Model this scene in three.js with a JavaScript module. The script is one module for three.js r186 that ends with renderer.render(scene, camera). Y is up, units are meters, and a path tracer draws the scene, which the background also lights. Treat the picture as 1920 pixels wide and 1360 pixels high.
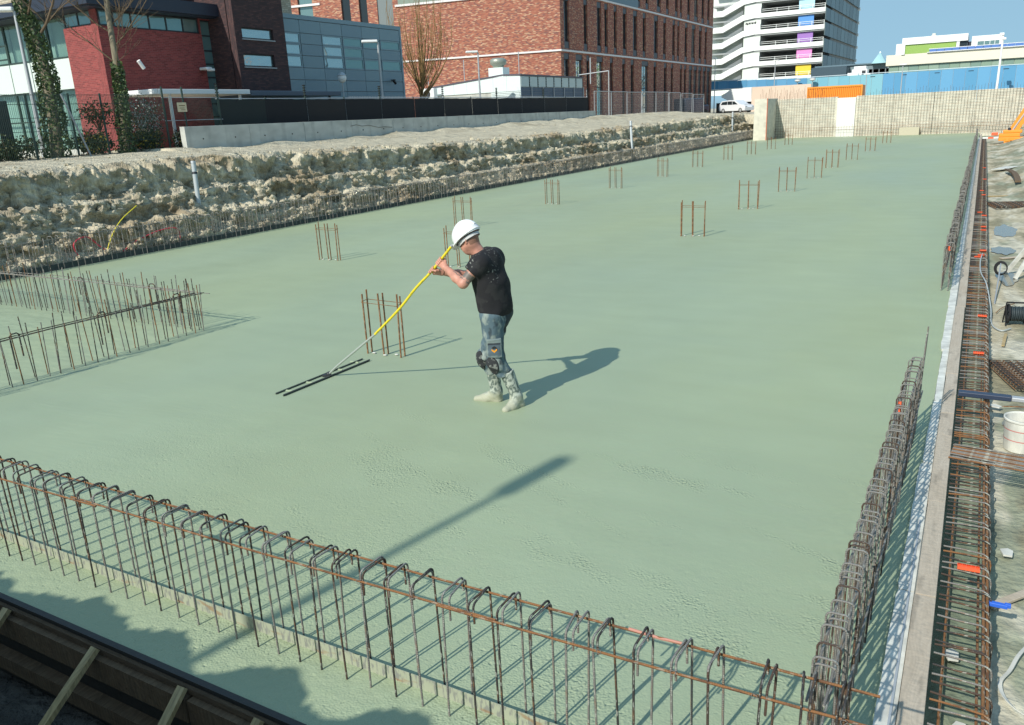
import * as THREE from 'three';
import { mergeGeometries } from 'three/addons/utils/BufferGeometryUtils.js';
import { RoundedBoxGeometry } from 'three/addons/geometries/RoundedBoxGeometry.js';

// ---------- camera, sky, sun, exposure ----------
const scene = new THREE.Scene();
const camera = new THREE.PerspectiveCamera(48.69, 1024 / 725, 0.05, 2000);
camera.position.set(0, 2.68, 0);
{
  const right = new THREE.Vector3(0.87096871, -0.04416423, -0.48934959);
  const up = new THREE.Vector3(-0.10655725, 0.95527031, -0.27586987);
  const back = new THREE.Vector3(0.47964471, 0.29241778, 0.82730454);
  camera.quaternion.setFromRotationMatrix(new THREE.Matrix4().makeBasis(right, up, back));
}
const renderer = new THREE.WebGLRenderer({ antialias: true });
renderer.setSize(1024, 725);
renderer.toneMapping = THREE.LinearToneMapping;
renderer.toneMappingExposure = 1.15;
renderer.shadowMap.enabled = true;
const sunDir = new THREE.Vector3(-0.215, 0.785, 1).normalize();
{
  const w = 512, h = 256, d = new Float32Array(w * h * 4);
  for (let j = 0; j < h; j++) for (let i = 0; i < w; i++) {
    const el = ((j + 0.5) / h - 0.5) * Math.PI, az = ((i + 0.5) / w - 0.5) * 2 * Math.PI;
    const dir = [Math.cos(el) * Math.cos(az), Math.sin(el), Math.cos(el) * Math.sin(az)];
    const s = Math.max(0, Math.sin(el));
    const t = 1 - Math.exp(-s * 3.2);
    let r = 0.31 + (0.185 - 0.31) * t, g = 0.525 + (0.345 - 0.525) * t, b = 0.665 + (0.54 - 0.665) * t;
    const mu = Math.max(0, dir[0] * sunDir.x + dir[1] * sunDir.y + dir[2] * sunDir.z);
    const a = 0.25 * Math.pow(mu, 6) + 0.35 * Math.pow(mu, 60);
    r += a; g += a * 0.97; b += a * 0.9;
    if (el < 0) { r = 0.2; g = 0.24; b = 0.24; }
    const k = (j * w + i) * 4; d[k] = r; d[k + 1] = g; d[k + 2] = b; d[k + 3] = 1;
  }
  const t = new THREE.DataTexture(d, w, h, THREE.RGBAFormat, THREE.FloatType);
  t.mapping = THREE.EquirectangularReflectionMapping; t.magFilter = t.minFilter = THREE.LinearFilter; t.wrapS = THREE.RepeatWrapping; t.needsUpdate = true;
  scene.background = t; scene.environment = t;
}
const sun = new THREE.DirectionalLight(new THREE.Color(1, 0.955, 0.87), 4.05);
sun.position.copy(sunDir).multiplyScalar(120).add(new THREE.Vector3(-12, 0, -30)); sun.target.position.set(-12, 0, -30);
sun.castShadow = true; sun.shadow.mapSize.set(4096, 4096);
Object.assign(sun.shadow.camera, { left: -90, right: 90, top: 90, bottom: -90, near: 1, far: 400 });
sun.shadow.bias = -0.0005;
scene.add(sun, sun.target);

// ---------- helpers ----------
let seed = 12345;
const rnd = () => { seed = (seed * 1664525 + 1013904223) >>> 0; return seed / 4294967296; };
const rr = (a, b) => a + (b - a) * rnd();
const perm = new Uint8Array(512), G3 = new Float32Array(256 * 3);
{ for (let i = 0; i < 256; i++) perm[i] = i; for (let i = 255; i > 0; i--) { const j = Math.floor(rnd() * (i + 1)), t = perm[i]; perm[i] = perm[j]; perm[j] = t; } for (let i = 0; i < 256; i++) { perm[i + 256] = perm[i]; let a, b, c, l; do { a = rnd() * 2 - 1; b = rnd() * 2 - 1; c = rnd() * 2 - 1; l = a * a + b * b + c * c; } while (l > 1 || l < 0.05); l = 1.25 / Math.sqrt(l); G3[3 * i] = a * l; G3[3 * i + 1] = b * l; G3[3 * i + 2] = c * l; } }
function ns(x, y = 0, z = 0) { // gradient noise
  x += 100.3; y += 50.7; z += 31.1;
  const X = Math.floor(x), Y = Math.floor(y), Z = Math.floor(z), a = x - X, b = y - Y, c = z - Z, x0 = X & 255, x1 = (X + 1) & 255, y0 = Y & 255, y1 = (Y + 1) & 255, z0 = Z & 255, z1 = (Z + 1) & 255;
  const u = a * a * a * (a * (a * 6 - 15) + 10), v = b * b * b * (b * (b * 6 - 15) + 10), w = c * c * c * (c * (c * 6 - 15) + 10);
  const p0 = perm[x0], p1 = perm[x1], p00 = perm[p0 + y0], p01 = perm[p0 + y1], p10 = perm[p1 + y0], p11 = perm[p1 + y1];
  let i, r0, r1, s0, s1;
  i = 3 * perm[p00 + z0]; r0 = G3[i] * a + G3[i + 1] * b + G3[i + 2] * c; i = 3 * perm[p10 + z0]; r1 = G3[i] * (a - 1) + G3[i + 1] * b + G3[i + 2] * c; s0 = r0 + u * (r1 - r0);
  i = 3 * perm[p01 + z0]; r0 = G3[i] * a + G3[i + 1] * (b - 1) + G3[i + 2] * c; i = 3 * perm[p11 + z0]; r1 = G3[i] * (a - 1) + G3[i + 1] * (b - 1) + G3[i + 2] * c; s1 = r0 + u * (r1 - r0);
  const k0 = s0 + v * (s1 - s0);
  i = 3 * perm[p00 + z1]; r0 = G3[i] * a + G3[i + 1] * b + G3[i + 2] * (c - 1); i = 3 * perm[p10 + z1]; r1 = G3[i] * (a - 1) + G3[i + 1] * b + G3[i + 2] * (c - 1); s0 = r0 + u * (r1 - r0);
  i = 3 * perm[p01 + z1]; r0 = G3[i] * a + G3[i + 1] * (b - 1) + G3[i + 2] * (c - 1); i = 3 * perm[p11 + z1]; r1 = G3[i] * (a - 1) + G3[i + 1] * (b - 1) + G3[i + 2] * (c - 1); s1 = r0 + u * (r1 - r0);
  return k0 + w * (s0 + v * (s1 - s0) - k0);
}
const fbm = (x, y, z = 0, o = 4) => { let s = 0, a = 0.5; for (let i = 0; i < o; i++) { s += a * ns(x, y, z); x *= 2.03; y *= 2.03; z *= 2.03; a *= 0.5; } return s; };
const sm = (a, b, x) => { const t = Math.min(1, Math.max(0, (x - a) / (b - a))); return t * t * (3 - 2 * t); };
const lerp = (a, b, t) => a + (b - a) * t;
const V = (x, y, z) => new THREE.Vector3(x, y, z);
const C = (r, g, b) => new THREE.Color().setRGB(r, g, b);
const used = {};
function numbered(n) { if (!(n in used)) { used[n] = 0; return n; } used[n]++; return n + '_' + String(used[n]).padStart(3, '0'); }
function tag(o, label, category, group, kind) {
  if (label) o.userData.label = label; if (category) o.userData.category = category;
  if (group) o.userData.group = group; if (kind) o.userData.kind = kind; return o;
}
function part(name, geo, mat, parent) {
  const g = Array.isArray(geo) ? merge(geo) : geo;
  const m = new THREE.Mesh(g, mat); m.castShadow = m.receiveShadow = true; m.name = name; parent.add(m); return m;
}
function top(name, geo, mat) { return part(numbered(name), geo, mat, scene); }
function thing(name, label, category, pos = [0, 0, 0], turn = 0, group) {
  const g = new THREE.Group(); g.name = numbered(name); g.position.set(...pos); g.rotation.y = turn; scene.add(g);
  return tag(g, label, category, group);
}
function structure(name, geo, mat) { const m = top(name, geo, mat); m.userData.kind = 'structure'; return m; }
function merge(list) {
  const l = list.map(g => { let k = g.index ? g.toNonIndexed() : g; const o = new THREE.BufferGeometry(); o.setAttribute('position', k.getAttribute('position')); o.setAttribute('normal', k.getAttribute('normal')); if (k.getAttribute('uv')) o.setAttribute('uv', k.getAttribute('uv')); return o; });
  return l.length === 1 ? l[0] : mergeGeometries(l);
}
function uvM(g, off = 0) { // uv in metres from the dominant axis of the normal
  const p = g.getAttribute('position'), n = g.getAttribute('normal'), u = new Float32Array(p.count * 2);
  for (let i = 0; i < p.count; i++) {
    const ax = Math.abs(n.getX(i)), ay = Math.abs(n.getY(i)), az = Math.abs(n.getZ(i));
    if (ay >= ax && ay >= az) { u[2 * i] = p.getX(i) + off; u[2 * i + 1] = p.getZ(i); }
    else if (ax >= az) { u[2 * i] = p.getZ(i) + off; u[2 * i + 1] = p.getY(i); }
    else { u[2 * i] = p.getX(i) + off; u[2 * i + 1] = p.getY(i); }
  }
  g.setAttribute('uv', new THREE.BufferAttribute(u, 2)); return g;
}
function box(x0, x1, y0, y1, z0, z1) {
  const g = new THREE.BoxGeometry(Math.abs(x1 - x0), Math.abs(y1 - y0), Math.abs(z1 - z0)).translate((x0 + x1) / 2, (y0 + y1) / 2, (z0 + z1) / 2);
  return uvM(g);
}
function rbox(x0, x1, y0, y1, z0, z1, r = 0.02) {
  return new RoundedBoxGeometry(x1 - x0, y1 - y0, z1 - z0, 2, r).translate((x0 + x1) / 2, (y0 + y1) / 2, (z0 + z1) / 2);
}
function beam(a, b, w, h, roll = 0) { // rectangular bar between two points
  const d = b.clone().sub(a), L = d.length();
  const g = uvM(new THREE.BoxGeometry(w, L, h));
  const q = new THREE.Quaternion().setFromUnitVectors(V(0, 1, 0), d.normalize());
  g.rotateY(roll); g.applyQuaternion(q); return g.translate((a.x + b.x) / 2, (a.y + b.y) / 2, (a.z + b.z) / 2);
}
function tube(pts, r, seg = 6) { // tube along a polyline, uv: around, metres along; r number or array
  const n = pts.length, pos = [], nor = [], uv = [], idx = [];
  let t0 = pts[1].clone().sub(pts[0]).normalize();
  let N = Math.abs(t0.y) < 0.9 ? V(0, 1, 0) : V(1, 0, 0); N.sub(t0.clone().multiplyScalar(N.dot(t0))).normalize();
  let L = 0;
  for (let i = 0; i < n; i++) {
    const t = (i === 0 ? pts[1].clone().sub(pts[0]) : i === n - 1 ? pts[n - 1].clone().sub(pts[n - 2]) : pts[i + 1].clone().sub(pts[i - 1])).normalize();
    N.sub(t.clone().multiplyScalar(N.dot(t))).normalize(); const B = t.clone().cross(N);
    if (i) L += pts[i].distanceTo(pts[i - 1]);
    const R = Array.isArray(r) ? r[i] : r;
    for (let k = 0; k <= seg; k++) {
      const a = k / seg * Math.PI * 2, c = Math.cos(a), s = Math.sin(a);
      const d = V(N.x * c + B.x * s, N.y * c + B.y * s, N.z * c + B.z * s);
      pos.push(pts[i].x + d.x * R, pts[i].y + d.y * R, pts[i].z + d.z * R); nor.push(d.x, d.y, d.z); uv.push(k / seg, L);
    }
  }
  for (let i = 0; i < n - 1; i++) for (let k = 0; k < seg; k++) { const a = i * (seg + 1) + k, b = a + seg + 1; idx.push(a, a + 1, b, b, a + 1, b + 1); }
  for (const e of [0, n - 1]) { // flat ends
    const c = pos.length / 3, o = e * (seg + 1), t = (e ? pts[n - 1].clone().sub(pts[n - 2]) : pts[0].clone().sub(pts[1])).normalize();
    pos.push(pts[e].x, pts[e].y, pts[e].z); nor.push(t.x, t.y, t.z); uv.push(0.5, e ? L : 0);
    for (let k = 0; k < seg; k++) { const q = o + k; pos.push(pos[3 * q], pos[3 * q + 1], pos[3 * q + 2]); nor.push(t.x, t.y, t.z); uv.push(k / seg, e ? L : 0); }
    for (let k = 0; k < seg; k++) { const a = c + 1 + k, b = c + 1 + (k + 1) % seg; e ? idx.push(c, a, b) : idx.push(c, b, a); }
  }
  const g = new THREE.BufferGeometry();
  g.setAttribute('position', new THREE.Float32BufferAttribute(pos, 3)); g.setAttribute('normal', new THREE.Float32BufferAttribute(nor, 3)); g.setAttribute('uv', new THREE.Float32BufferAttribute(uv, 2)); g.setIndex(idx);
  return g;
}
const rod = (x0, y0, z0, x1, y1, z1, r, seg = 5) => tube([V(x0, y0, z0), V(x1, y1, z1)], r, seg);
function curve(pts, n = 30) { return new THREE.CatmullRomCurve3(pts).getPoints(n); }
function grid(xs, zs, f, vc) { // height sheet over tensor grid; f(x,z)->[x,y,z]
  const nx = xs.length, nz = zs.length, pos = new Float32Array(nx * nz * 3), uv = new Float32Array(nx * nz * 2), idx = [], col = vc ? new Float32Array(nx * nz * 3) : null;
  for (let j = 0; j < nz; j++) for (let i = 0; i < nx; i++) {
    const p = f(xs[i], zs[j]), k = j * nx + i; pos.set(p, 3 * k); uv[2 * k] = p[0]; uv[2 * k + 1] = p[2];
    if (vc) col.set(vc(p[0], p[1], p[2], xs[i], zs[j]), 3 * k);
  }
  for (let j = 0; j < nz - 1; j++) for (let i = 0; i < nx - 1; i++) { const a = j * nx + i, b = a + 1, c = a + nx, d = c + 1; idx.push(a, b, c, b, d, c); }
  const g = new THREE.BufferGeometry();
  g.setAttribute('position', new THREE.BufferAttribute(pos, 3)); g.setAttribute('uv', new THREE.BufferAttribute(uv, 2)); if (vc) g.setAttribute('color', new THREE.BufferAttribute(col, 3));
  g.setIndex(idx); g.computeVertexNormals();
  const nn = g.getAttribute('normal'); let sy = 0; for (let i = 0; i < nn.count; i += 7) sy += nn.getY(i);
  if (sy < 0) { for (let i = 0; i < idx.length; i += 3) { const t = idx[i]; idx[i] = idx[i + 1]; idx[i + 1] = t; } g.setIndex(idx); g.computeVertexNormals(); }
  return g;
}
const range = (a, b, n) => Array.from({ length: n + 1 }, (_, i) => a + (b - a) * i / n);
function tex(w, h, f, repX, repY, srgb = true) { // f(u,v)->[r,g,b] linear 0..1 ; tile size in metres
  const d = new Uint8Array(w * h * 4), e = v => { v = Math.min(1, Math.max(0, v)); return 255 * (srgb ? (v <= 0.0031308 ? v * 12.92 : 1.055 * Math.pow(v, 1 / 2.4) - 0.055) : v); };
  for (let j = 0; j < h; j++) for (let i = 0; i < w; i++) { const c = f(i / w, j / h), k = 4 * (j * w + i); d[k] = e(c[0]); d[k + 1] = e(c[1]); d[k + 2] = e(c[2]); d[k + 3] = 255; }
  const t = new THREE.DataTexture(d, w, h); t.wrapS = t.wrapT = THREE.RepeatWrapping; t.magFilter = THREE.LinearFilter; t.minFilter = THREE.LinearMipmapLinearFilter; t.generateMipmaps = true;
  if (srgb) t.colorSpace = THREE.SRGBColorSpace; t.repeat.set(1 / repX, 1 / repY); t.needsUpdate = true; return t;
}
// seamless noise on a unit tile, f cells across, fy cells up
function tn(u, v, f, o = 4, z = 0, fy = f) {
  let s = 0, am = 0.5, zz = z | 0;
  for (let k = 0; k < o; k++) {
    const x = u * f, y = v * fy, X = Math.floor(x), Y = Math.floor(y), a = x - X, b = y - Y, x0 = ((X % f) + f) % f, x1 = (x0 + 1) % f, y0 = ((Y % fy) + fy) % fy, y1 = (y0 + 1) % fy;
    const h = (p, q) => 3 * perm[perm[perm[p & 255] + (q & 255)] + ((zz + (p >> 8) * 7 + (q >> 8) * 13) & 255)];
    const U = a * a * (3 - 2 * a), W = b * b * (3 - 2 * b); let i = h(x0, y0); const n0 = G3[i] * a + G3[i + 1] * b; i = h(x1, y0); const n1 = G3[i] * (a - 1) + G3[i + 1] * b; i = h(x0, y1); const n2 = G3[i] * a + G3[i + 1] * (b - 1); i = h(x1, y1); const n3 = G3[i] * (a - 1) + G3[i + 1] * (b - 1);
    const p = n0 + U * (n1 - n0); s += am * (p + W * (n2 + U * (n3 - n2) - p)) * 1.2; am *= 0.5; f *= 2; fy *= 2; zz += 29;
  }
  return s;
}
const std = (c, rough = 0.8, o = {}) => new THREE.MeshStandardMaterial({ color: Array.isArray(c) ? C(...c) : c, roughness: rough, ...o });

// ---------- materials ----------
const mottle = (base, amp, f, o = 5, z = 0) => (u, v) => { const k = 1 + amp * 2 * tn(u, v, f, o, z); return base.map(c => c * k); };
const bumpFine = tex(512, 512, (u, v) => { const k = 0.5 + 0.9 * tn(u, v, 24, 4, 3); return [k, k, k]; }, 1, 1, false);
const M = {};
{
  const barMap = (base, alt, amt, spl) => tex(64, 512, (u, v) => {
    const r = sm(0.0, 0.25, tn(u, v, 2, 4, 7, 9) + amt), s = spl ? sm(0.16, 0.24, tn(u, v, 3, 3, 17, 22)) : 0, k = 0.8 + 0.5 * (0.5 + tn(u, v, 30, 2, 5));
    return base.map((c, i) => lerp(lerp(c, alt[i], r), [0.42, 0.44, 0.38][i], s * spl) * k);
  }, 1, 0.8);
  const ribs = tex(8, 256, (u, v) => { const k = Math.abs((v * 32) % 1 - 0.5) < 0.18 ? 1 : 0; return [k, k, k]; }, 1, 0.32, false);
  const bar = (map, rough = 0.7) => new THREE.MeshStandardMaterial({ map, roughness: rough, metalness: 0.25, bumpMap: ribs, bumpScale: 0.0012 });
  M.barDark = bar(barMap([0.05, 0.046, 0.043], [0.15, 0.085, 0.045], 0.02, 0.7));
  M.barGrey = bar(barMap([0.21, 0.2, 0.182], [0.24, 0.18, 0.125], -0.05, 0.75));
  M.barRust = bar(barMap([0.26, 0.125, 0.05], [0.15, 0.075, 0.04], 0.0, 0.35), 0.85); M.barBrown = bar(barMap([0.08, 0.055, 0.042], [0.15, 0.08, 0.042], -0.03, 0.5), 0.85);
}
function plankMap(a, b, seedz, knots = 0.5, gr = 1) {
  return tex(512, 512, (u, v) => { const g = tn(u, v, 4, 3, seedz), l = Math.sin((u * 26 + g * 9) * 6.283) * 0.5 + 0.5, f = tn(u, v, 40, 2, seedz + 3, 10), st = sm(0.1, 0.32, tn(u, v, 5, 4, seedz + 9)); const k = (0.92 + gr * (0.2 * l - 0.1 + 0.5 * f)) * (1 - 0.35 * st * knots); return a.map((c, i) => lerp(c, b[i], 0.5 + 0.9 * g) * k); }, 0.6, 2.4);
}
M.woodOld = std([1, 1, 1], 0.9, { map: plankMap([0.43, 0.36, 0.27], [0.5, 0.44, 0.35], 2, 0.9, 0.35), bumpMap: bumpFine, bumpScale: 0.004 });
M.woodYellow = std([1, 1, 1], 0.85, { map: plankMap([0.38, 0.27, 0.11], [0.46, 0.36, 0.2], 8), bumpMap: bumpFine, bumpScale: 0.003 });
M.woodBrown = std([1, 1, 1], 0.9, { map: plankMap([0.12, 0.075, 0.04], [0.17, 0.115, 0.065], 5), bumpMap: bumpFine, bumpScale: 0.004 });
M.formDark = std([0.035, 0.033, 0.03], 0.6, { bumpMap: bumpFine, bumpScale: 0.002 });
const concreteMap = (b, f = 6, z = 0) => tex(512, 512, (u, v) => { const st = sm(0.05, 0.35, tn(u, v, 12, 3, z + 4, 2)), k = 1 + 0.35 * tn(u, v, f, 5, z) - 0.16 * st; return b.map(c => c * k); }, 5, 2.6);
M.wallGrey = std([1, 1, 1], 0.88, { map: concreteMap([0.5, 0.51, 0.46], 7, 2), bumpMap: bumpFine, bumpScale: 0.002 });
M.wallPale = std([1, 1, 1], 0.88, { map: concreteMap([0.62, 0.59, 0.48], 7, 22), bumpMap: bumpFine, bumpScale: 0.003 });
M.white = std([0.78, 0.79, 0.77], 0.5); M.whiteDirty = std([1, 1, 1], 0.7, { map: tex(256, 256, mottle([0.58, 0.58, 0.52], 0.35, 6, 5, 9), 0.8, 0.8) });
M.steelGrey = std([0.33, 0.35, 0.36], 0.45, { metalness: 0.5 }); M.galv = std([0.45, 0.47, 0.48], 0.5, { metalness: 0.35 });
M.darkMetal = std([0.04, 0.045, 0.05], 0.5, { metalness: 0.3 }); M.greenMetal = std([0.025, 0.05, 0.04], 0.5); M.black = std([0.012, 0.012, 0.013], 0.85);
M.orange = std([0.82, 0.3, 0.03], 0.5); M.tagOrange = std([0.85, 0.14, 0.05], 0.5); M.blue = std([0.03, 0.13, 0.6], 0.4);
M.pvc = std([0.42, 0.46, 0.46], 0.35); M.red = std([0.6, 0.04, 0.07], 0.5); M.yellow = std([0.75, 0.62, 0.03], 0.45);
// ---------- the slab ----------
const rough = (x, z) => sm(-5.2, -2.6, z + 1.1 * fbm(x * 0.5, z * 0.7, 4, 3) + 0.5 * sm(-3, -4.5, x)) * (0.45 + 0.55 * sm(-0.15, 0.2, fbm(x * 0.9, z * 0.9, 8, 3)));
const crumbs = (x, z) => sm(0.02, 0.3, fbm(x * 0.7 + 3, z * 2.8 - x * 1.1, 5, 4) + 0.25 * fbm(x * 6, z * 6, 15, 3)) * sm(-6.6, -5.4, z) * (1 - sm(-3.0, -2.7, z)) * sm(-5.5, -3.5, x);
const slabMat = (() => {
  const base = [0.312, 0.37, 0.234];
  const map = tex(512, 2048, (u, v) => { // broad float passes and damp patches
    const x = u * 17, z = v * 70;
    const a = fbm(x * 0.35, z * 0.16, 3, 4), b = fbm(x * 0.7, z * 3.2, 9, 3), c = fbm(x * 1.6, z * 1.6, 21, 4);
    const k = 1 + 0.12 * a + 0.07 * b + 0.07 * c, h = fbm(x * 0.22 + 5, z * 0.1, 17, 4);
    return [base[0] * k * (1 + 0.1 * h), base[1] * k * (1 + 0.03 * h), base[2] * k * (1 - 0.16 * h)];
  }, 17, 70);
  const gloss = tex(256, 1024, (u, v) => { const q = 0.58 + 0.3 * fbm(u * 6, v * 11, 41, 4) + 0.12 * fbm(u * 20, v * 160, 43, 3); return [q, q, q]; }, 17, 70, false);
  // relief of the unfinished strip near the edge: grains, drag marks and scraped crumbs; flat where the float has passed
  const W = 6.8, D = 5, bump = tex(2048, 1536, (u, v) => {
    const x = (u - 1) * W, z = v * D - 7, e = sm(0, 0.04, u) * sm(0, 0.04, v), r = rough(x, z);
    const a = ns(x * 95, z * 95, 2), b = ns(x * 42, z * 42, 7), c = fbm(x * 14 + z * 5, z * 30 - x * 8, 5, 3), t = crumbs(x, z), pit = Math.min(0, ns(x * 36, z * 36, 19) + 0.28) * 1.6;
    const k = 0.5 + e * (0.035 * c * (0.4 + r) + r * (0.12 * a + 0.06 * b + 0.3 * pit) + t * (0.3 * Math.max(0, ns(x * 70, z * 70, 9)) - 0.32 * Math.max(0, ns(x * 46, z * 46, 3) - 0.05))); return [k, k, k];
  }, W, D, false);
  bump.wrapS = bump.wrapT = THREE.ClampToEdgeWrapping; bump.offset.set(1, 1.4);
  return new THREE.MeshStandardMaterial({ map, roughness: 1, roughnessMap: gloss, bumpMap: bump, bumpScale: 0.03 });
})();
const pits = (x, z) => { // rough, footprinted concrete close to the edge, smooth where it has been floated
  const r = sm(-6.6, -4.2, z + 0.5 * fbm(x * 0.8, z * 0.8, 4, 3)) * (0.35 + 0.65 * sm(-0.12, 0.2, fbm(x * 1.1, z * 1.1, 8, 3)));
  const edge = sm(-3.0, -2.55, z);
  let y = 0.003 * fbm(x * 5, z * 5, 1, 3) * (0.2 + r + edge) + 0.003 * r * fbm(x * 22, z * 22, 2, 3) + 0.006 * edge * fbm(x * 16, z * 16, 6, 3);
  // loose scraped crumbs in trails
  const t = sm(0.12, 0.34, fbm(x * 1.7 + 3, z * 1.7 - x * 0.9, 5, 3)) * sm(-6.9, -6.0, z) * (1 - sm(-3.4, -2.9, z));
  y += t * 0.004 * Math.max(0, fbm(x * 30, z * 30, 13, 3) + 0.12);
  const side = sm(-0.75, -0.3, x); y += side * 0.008 * fbm(x * 18, z * 9, 3, 3);
  const cage = (x < -8.9 && x > -15.2 && z > -7.8) ? sm(-8.95, -9.6, x) * sm(-7.75, -7.3, z) : 0; y += cage * 0.02 * fbm(x * 6, z * 6, 7, 4);
  y += 0.004 * ns(x * 0.6, z * 0.25, 2);
  return y;
};
{
  const xs = [...range(-16.8, -15.2, 6), ...range(-15.1, -9, 90), ...range(-8.9, -6, 30), ...range(-5.97, -0.12, 380)];
  const zs = [...range(-72.2, -14, 80), ...range(-13.8, -7.2, 80), ...range(-7.17, -2.16, 320)];
  structure('concrete_slab', grid(xs, zs, (x, z) => [x, pits(x, z), z]), slabMat);
  structure('slab_edge', [box(-16.8, -0.12, -0.4, -0.03, -2.26, -2.165)], slabMat);
}
// ---------- soil ----------
const soilMap = tex(1024, 1024, (u, v) => { const a = tn(u, v, 5, 5, 1), b = tn(u, v, 26, 4, 6), st = sm(0.05, 0.3, tn(u, v, 9, 4, 12)); const k = 1 + 0.5 * a + 0.5 * b; return [0.98 * k * (1 - 0.2 * st), 0.98 * k * (1 - 0.19 * st), 0.98 * k * (1 - 0.16 * st)]; }, 2.2, 2.2);
const soilBump = tex(512, 512, (u, v) => { const k = 0.5 + 0.8 * tn(u, v, 14, 5, 4); return [k, k, k]; }, 0.8, 0.8, false);
const soilMat = new THREE.MeshStandardMaterial({ vertexColors: true, map: soilMap, roughness: 0.95, bumpMap: soilBump, bumpScale: 0.06 });
const stripMat = soilMat.clone(); stripMat.bumpScale = 0.018;
const sandA = [0.56, 0.5, 0.36], clayA = [0.31, 0.255, 0.17], loamA = [0.3, 0.225, 0.13], mixc = (a, b, t) => a.map((c, i) => lerp(c, b[i], Math.min(1, Math.max(0, t))));
const edgeY = z => { const k = [[4, 2.1], [-10, 2.02], [-16, 2.05], [-23, 1.9], [-30, 1.82], [-42, 1.83], [-60, 2.02], [-72, 2.14], [-90, 2.1]]; for (let i = 1; i < k.length; i++) if (z >= k[i][0]) { const t = (z - k[i][0]) / (k[i - 1][0] - k[i][0]); return lerp(k[i][1], k[i - 1][1], t); } return 2.1; };
const footY = z => z > -20 ? 2.06 : lerp(2.03, 2.42, Math.min(1, (-z - 20) / 36));
{
  // profile across the bank: from the slab's edge up three rough benches to the haul road and the wall
  const prof = [[-16.93, -0.12], [-17.0, 0.12], [-17.16, 0.24], [-17.22, 0.46], [-17.27, 0.64], [-17.6, 0.75], [-17.66, 0.97], [-17.71, 1.18], [-18.05, 1.28], [-18.1, 1.52], [-18.13, 1.87], [-18.5, 2.04]];
  const zs = []; for (let z = 2; z > -76; z -= z > -8.5 ? 0.4 : 0.04 + 0.0012 * (-z - 8)) zs.push(z);
  const vs = [...range(0, 11, 96), ...range(11.05, 12, 12), ...range(12.15, 20, 34)];
  const at = v => { const i = Math.min(10, Math.floor(v)), t = Math.min(1, v - i); return [lerp(prof[i][0], prof[i + 1][0], t), lerp(prof[i][1], prof[i + 1][1], t)]; };
  const f = (v, z) => {
    if (v <= 11) {
      const w = v + 0.9 * ns(z * 0.28, 2, 3) * sm(0, 3, v) * (1 - sm(8.5, 11, v)) + 0.3 * ns(z * 0.9, v * 0.3, 9), p0 = at(Math.min(11, Math.max(0, v))), pw = at(Math.min(11, Math.max(0, w)));
      const e = sm(0, 1.2, v) * (1 - 0.6 * sm(10.2, 11, v));
      let x = lerp(p0[0], pw[0], e), y = lerp(p0[1], pw[1], e);
      const bl = (a, b, c) => 1 - 2.2 * Math.abs(ns(a, b, c));
      const big = 0.2 * ns(z * 0.9, v * 0.25, 2) + 0.13 * ns(z * 2.3, v * 0.5, 5), lump = 0.07 * bl(z * 3.1, v * 0.9, 2) + 0.065 * bl(z * 6.5, v * 1.9, 5) + 0.05 * ns(z * 13, v * 3.6, 9) + 0.03 * ns(z * 27, v * 7, 3) - 0.16 * sm(0.12, 0.3, ns(z * 1.5, v * 0.55, 21)) * sm(1, 3, v) - 0.12 * sm(0.12, 0.27, ns(z * 3.4, v * 0.8, 41));
      const o = (big + lump) * e; x += o * 0.85; y += (0.25 * big + 0.45 * lump) * e;
      const s = edgeY(z) / 2.03; return [Math.min(x, -16.9), y * s, z + 0.1 * e * ns(z * 5, y * 6, 11)];
    }
    const t = (v - 11) / 9, x = lerp(-18.5, -27.5, t), k = sm(0, 0.75, t);
    let y = lerp(edgeY(z), footY(z), k) + 0.05 * fbm(x * 0.9, z * 0.9, 3, 4) + 0.02 * ns(x * 5, z * 5, 1);
    y += 0.05 * Math.abs(ns(z * 7, x * 7, 4)) * (1 - sm(0, 0.08, t));
    y += 0.16 * Math.max(0, ns(z * 0.5, 3, 1) + 0.25) * sm(-23.4, -24.2, x) * (z < -19 ? 1 : 0.3) + 0.05 * Math.abs(ns(x * 5, z * 5, 2)) * sm(-22.4, -23.6, x);
    y -= 0.04 * sm(0.16, 0.24, t) * (1 - sm(0.3, 0.38, t)) + 0.04 * sm(0.42, 0.5, t) * (1 - sm(0.54, 0.62, t));
    return [x, y, z];
  };
  const vc = (x, y, z, v) => {
    let c = sandA; const wet = fbm(z * 0.8, y * 2.5, 4, 4), loam = fbm(z * 0.25, y * 1.2, 14, 3);
    if (v < 11) { c = mixc(c, clayA, sm(0.0, 0.3, wet) * 0.7); c = mixc(c, loamA, sm(0.0, 0.25, loam) * 0.75); c = mixc(c, [0.46, 0.44, 0.35], sm(0.14, 0.32, fbm(z * 1.2, y * 1.5, 33, 3)) * 0.6); }
    else c = mixc(c, [0.4, 0.34, 0.23], sm(0.05, 0.3, fbm(x * 0.5, z * 0.5, 6, 4)) * 0.7);
    const k = 1.02 + 0.45 * ns(z * 4, y * 8, x * 4) + 0.25 * ns(z * 11, y * 19, x * 9); return c.map(q => q * k);
  };
  structure('excavation_bank', grid(vs, zs, f, vc), soilMat);
  // clods lying on the benches and along the crest
  const g = new THREE.IcosahedronGeometry(1, 2), pp = g.getAttribute('position');
  for (let i = 0; i < pp.count; i++) { const k = 1 + 0.5 * ns(pp.getX(i) * 1.7, pp.getY(i) * 1.7, pp.getZ(i) * 1.7) + 0.35 * ns(pp.getX(i) * 4, pp.getY(i) * 4, pp.getZ(i) * 4); pp.setXYZ(i, pp.getX(i) * k, pp.getY(i) * k * 0.8, pp.getZ(i) * k); }
  g.computeVertexNormals();
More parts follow.
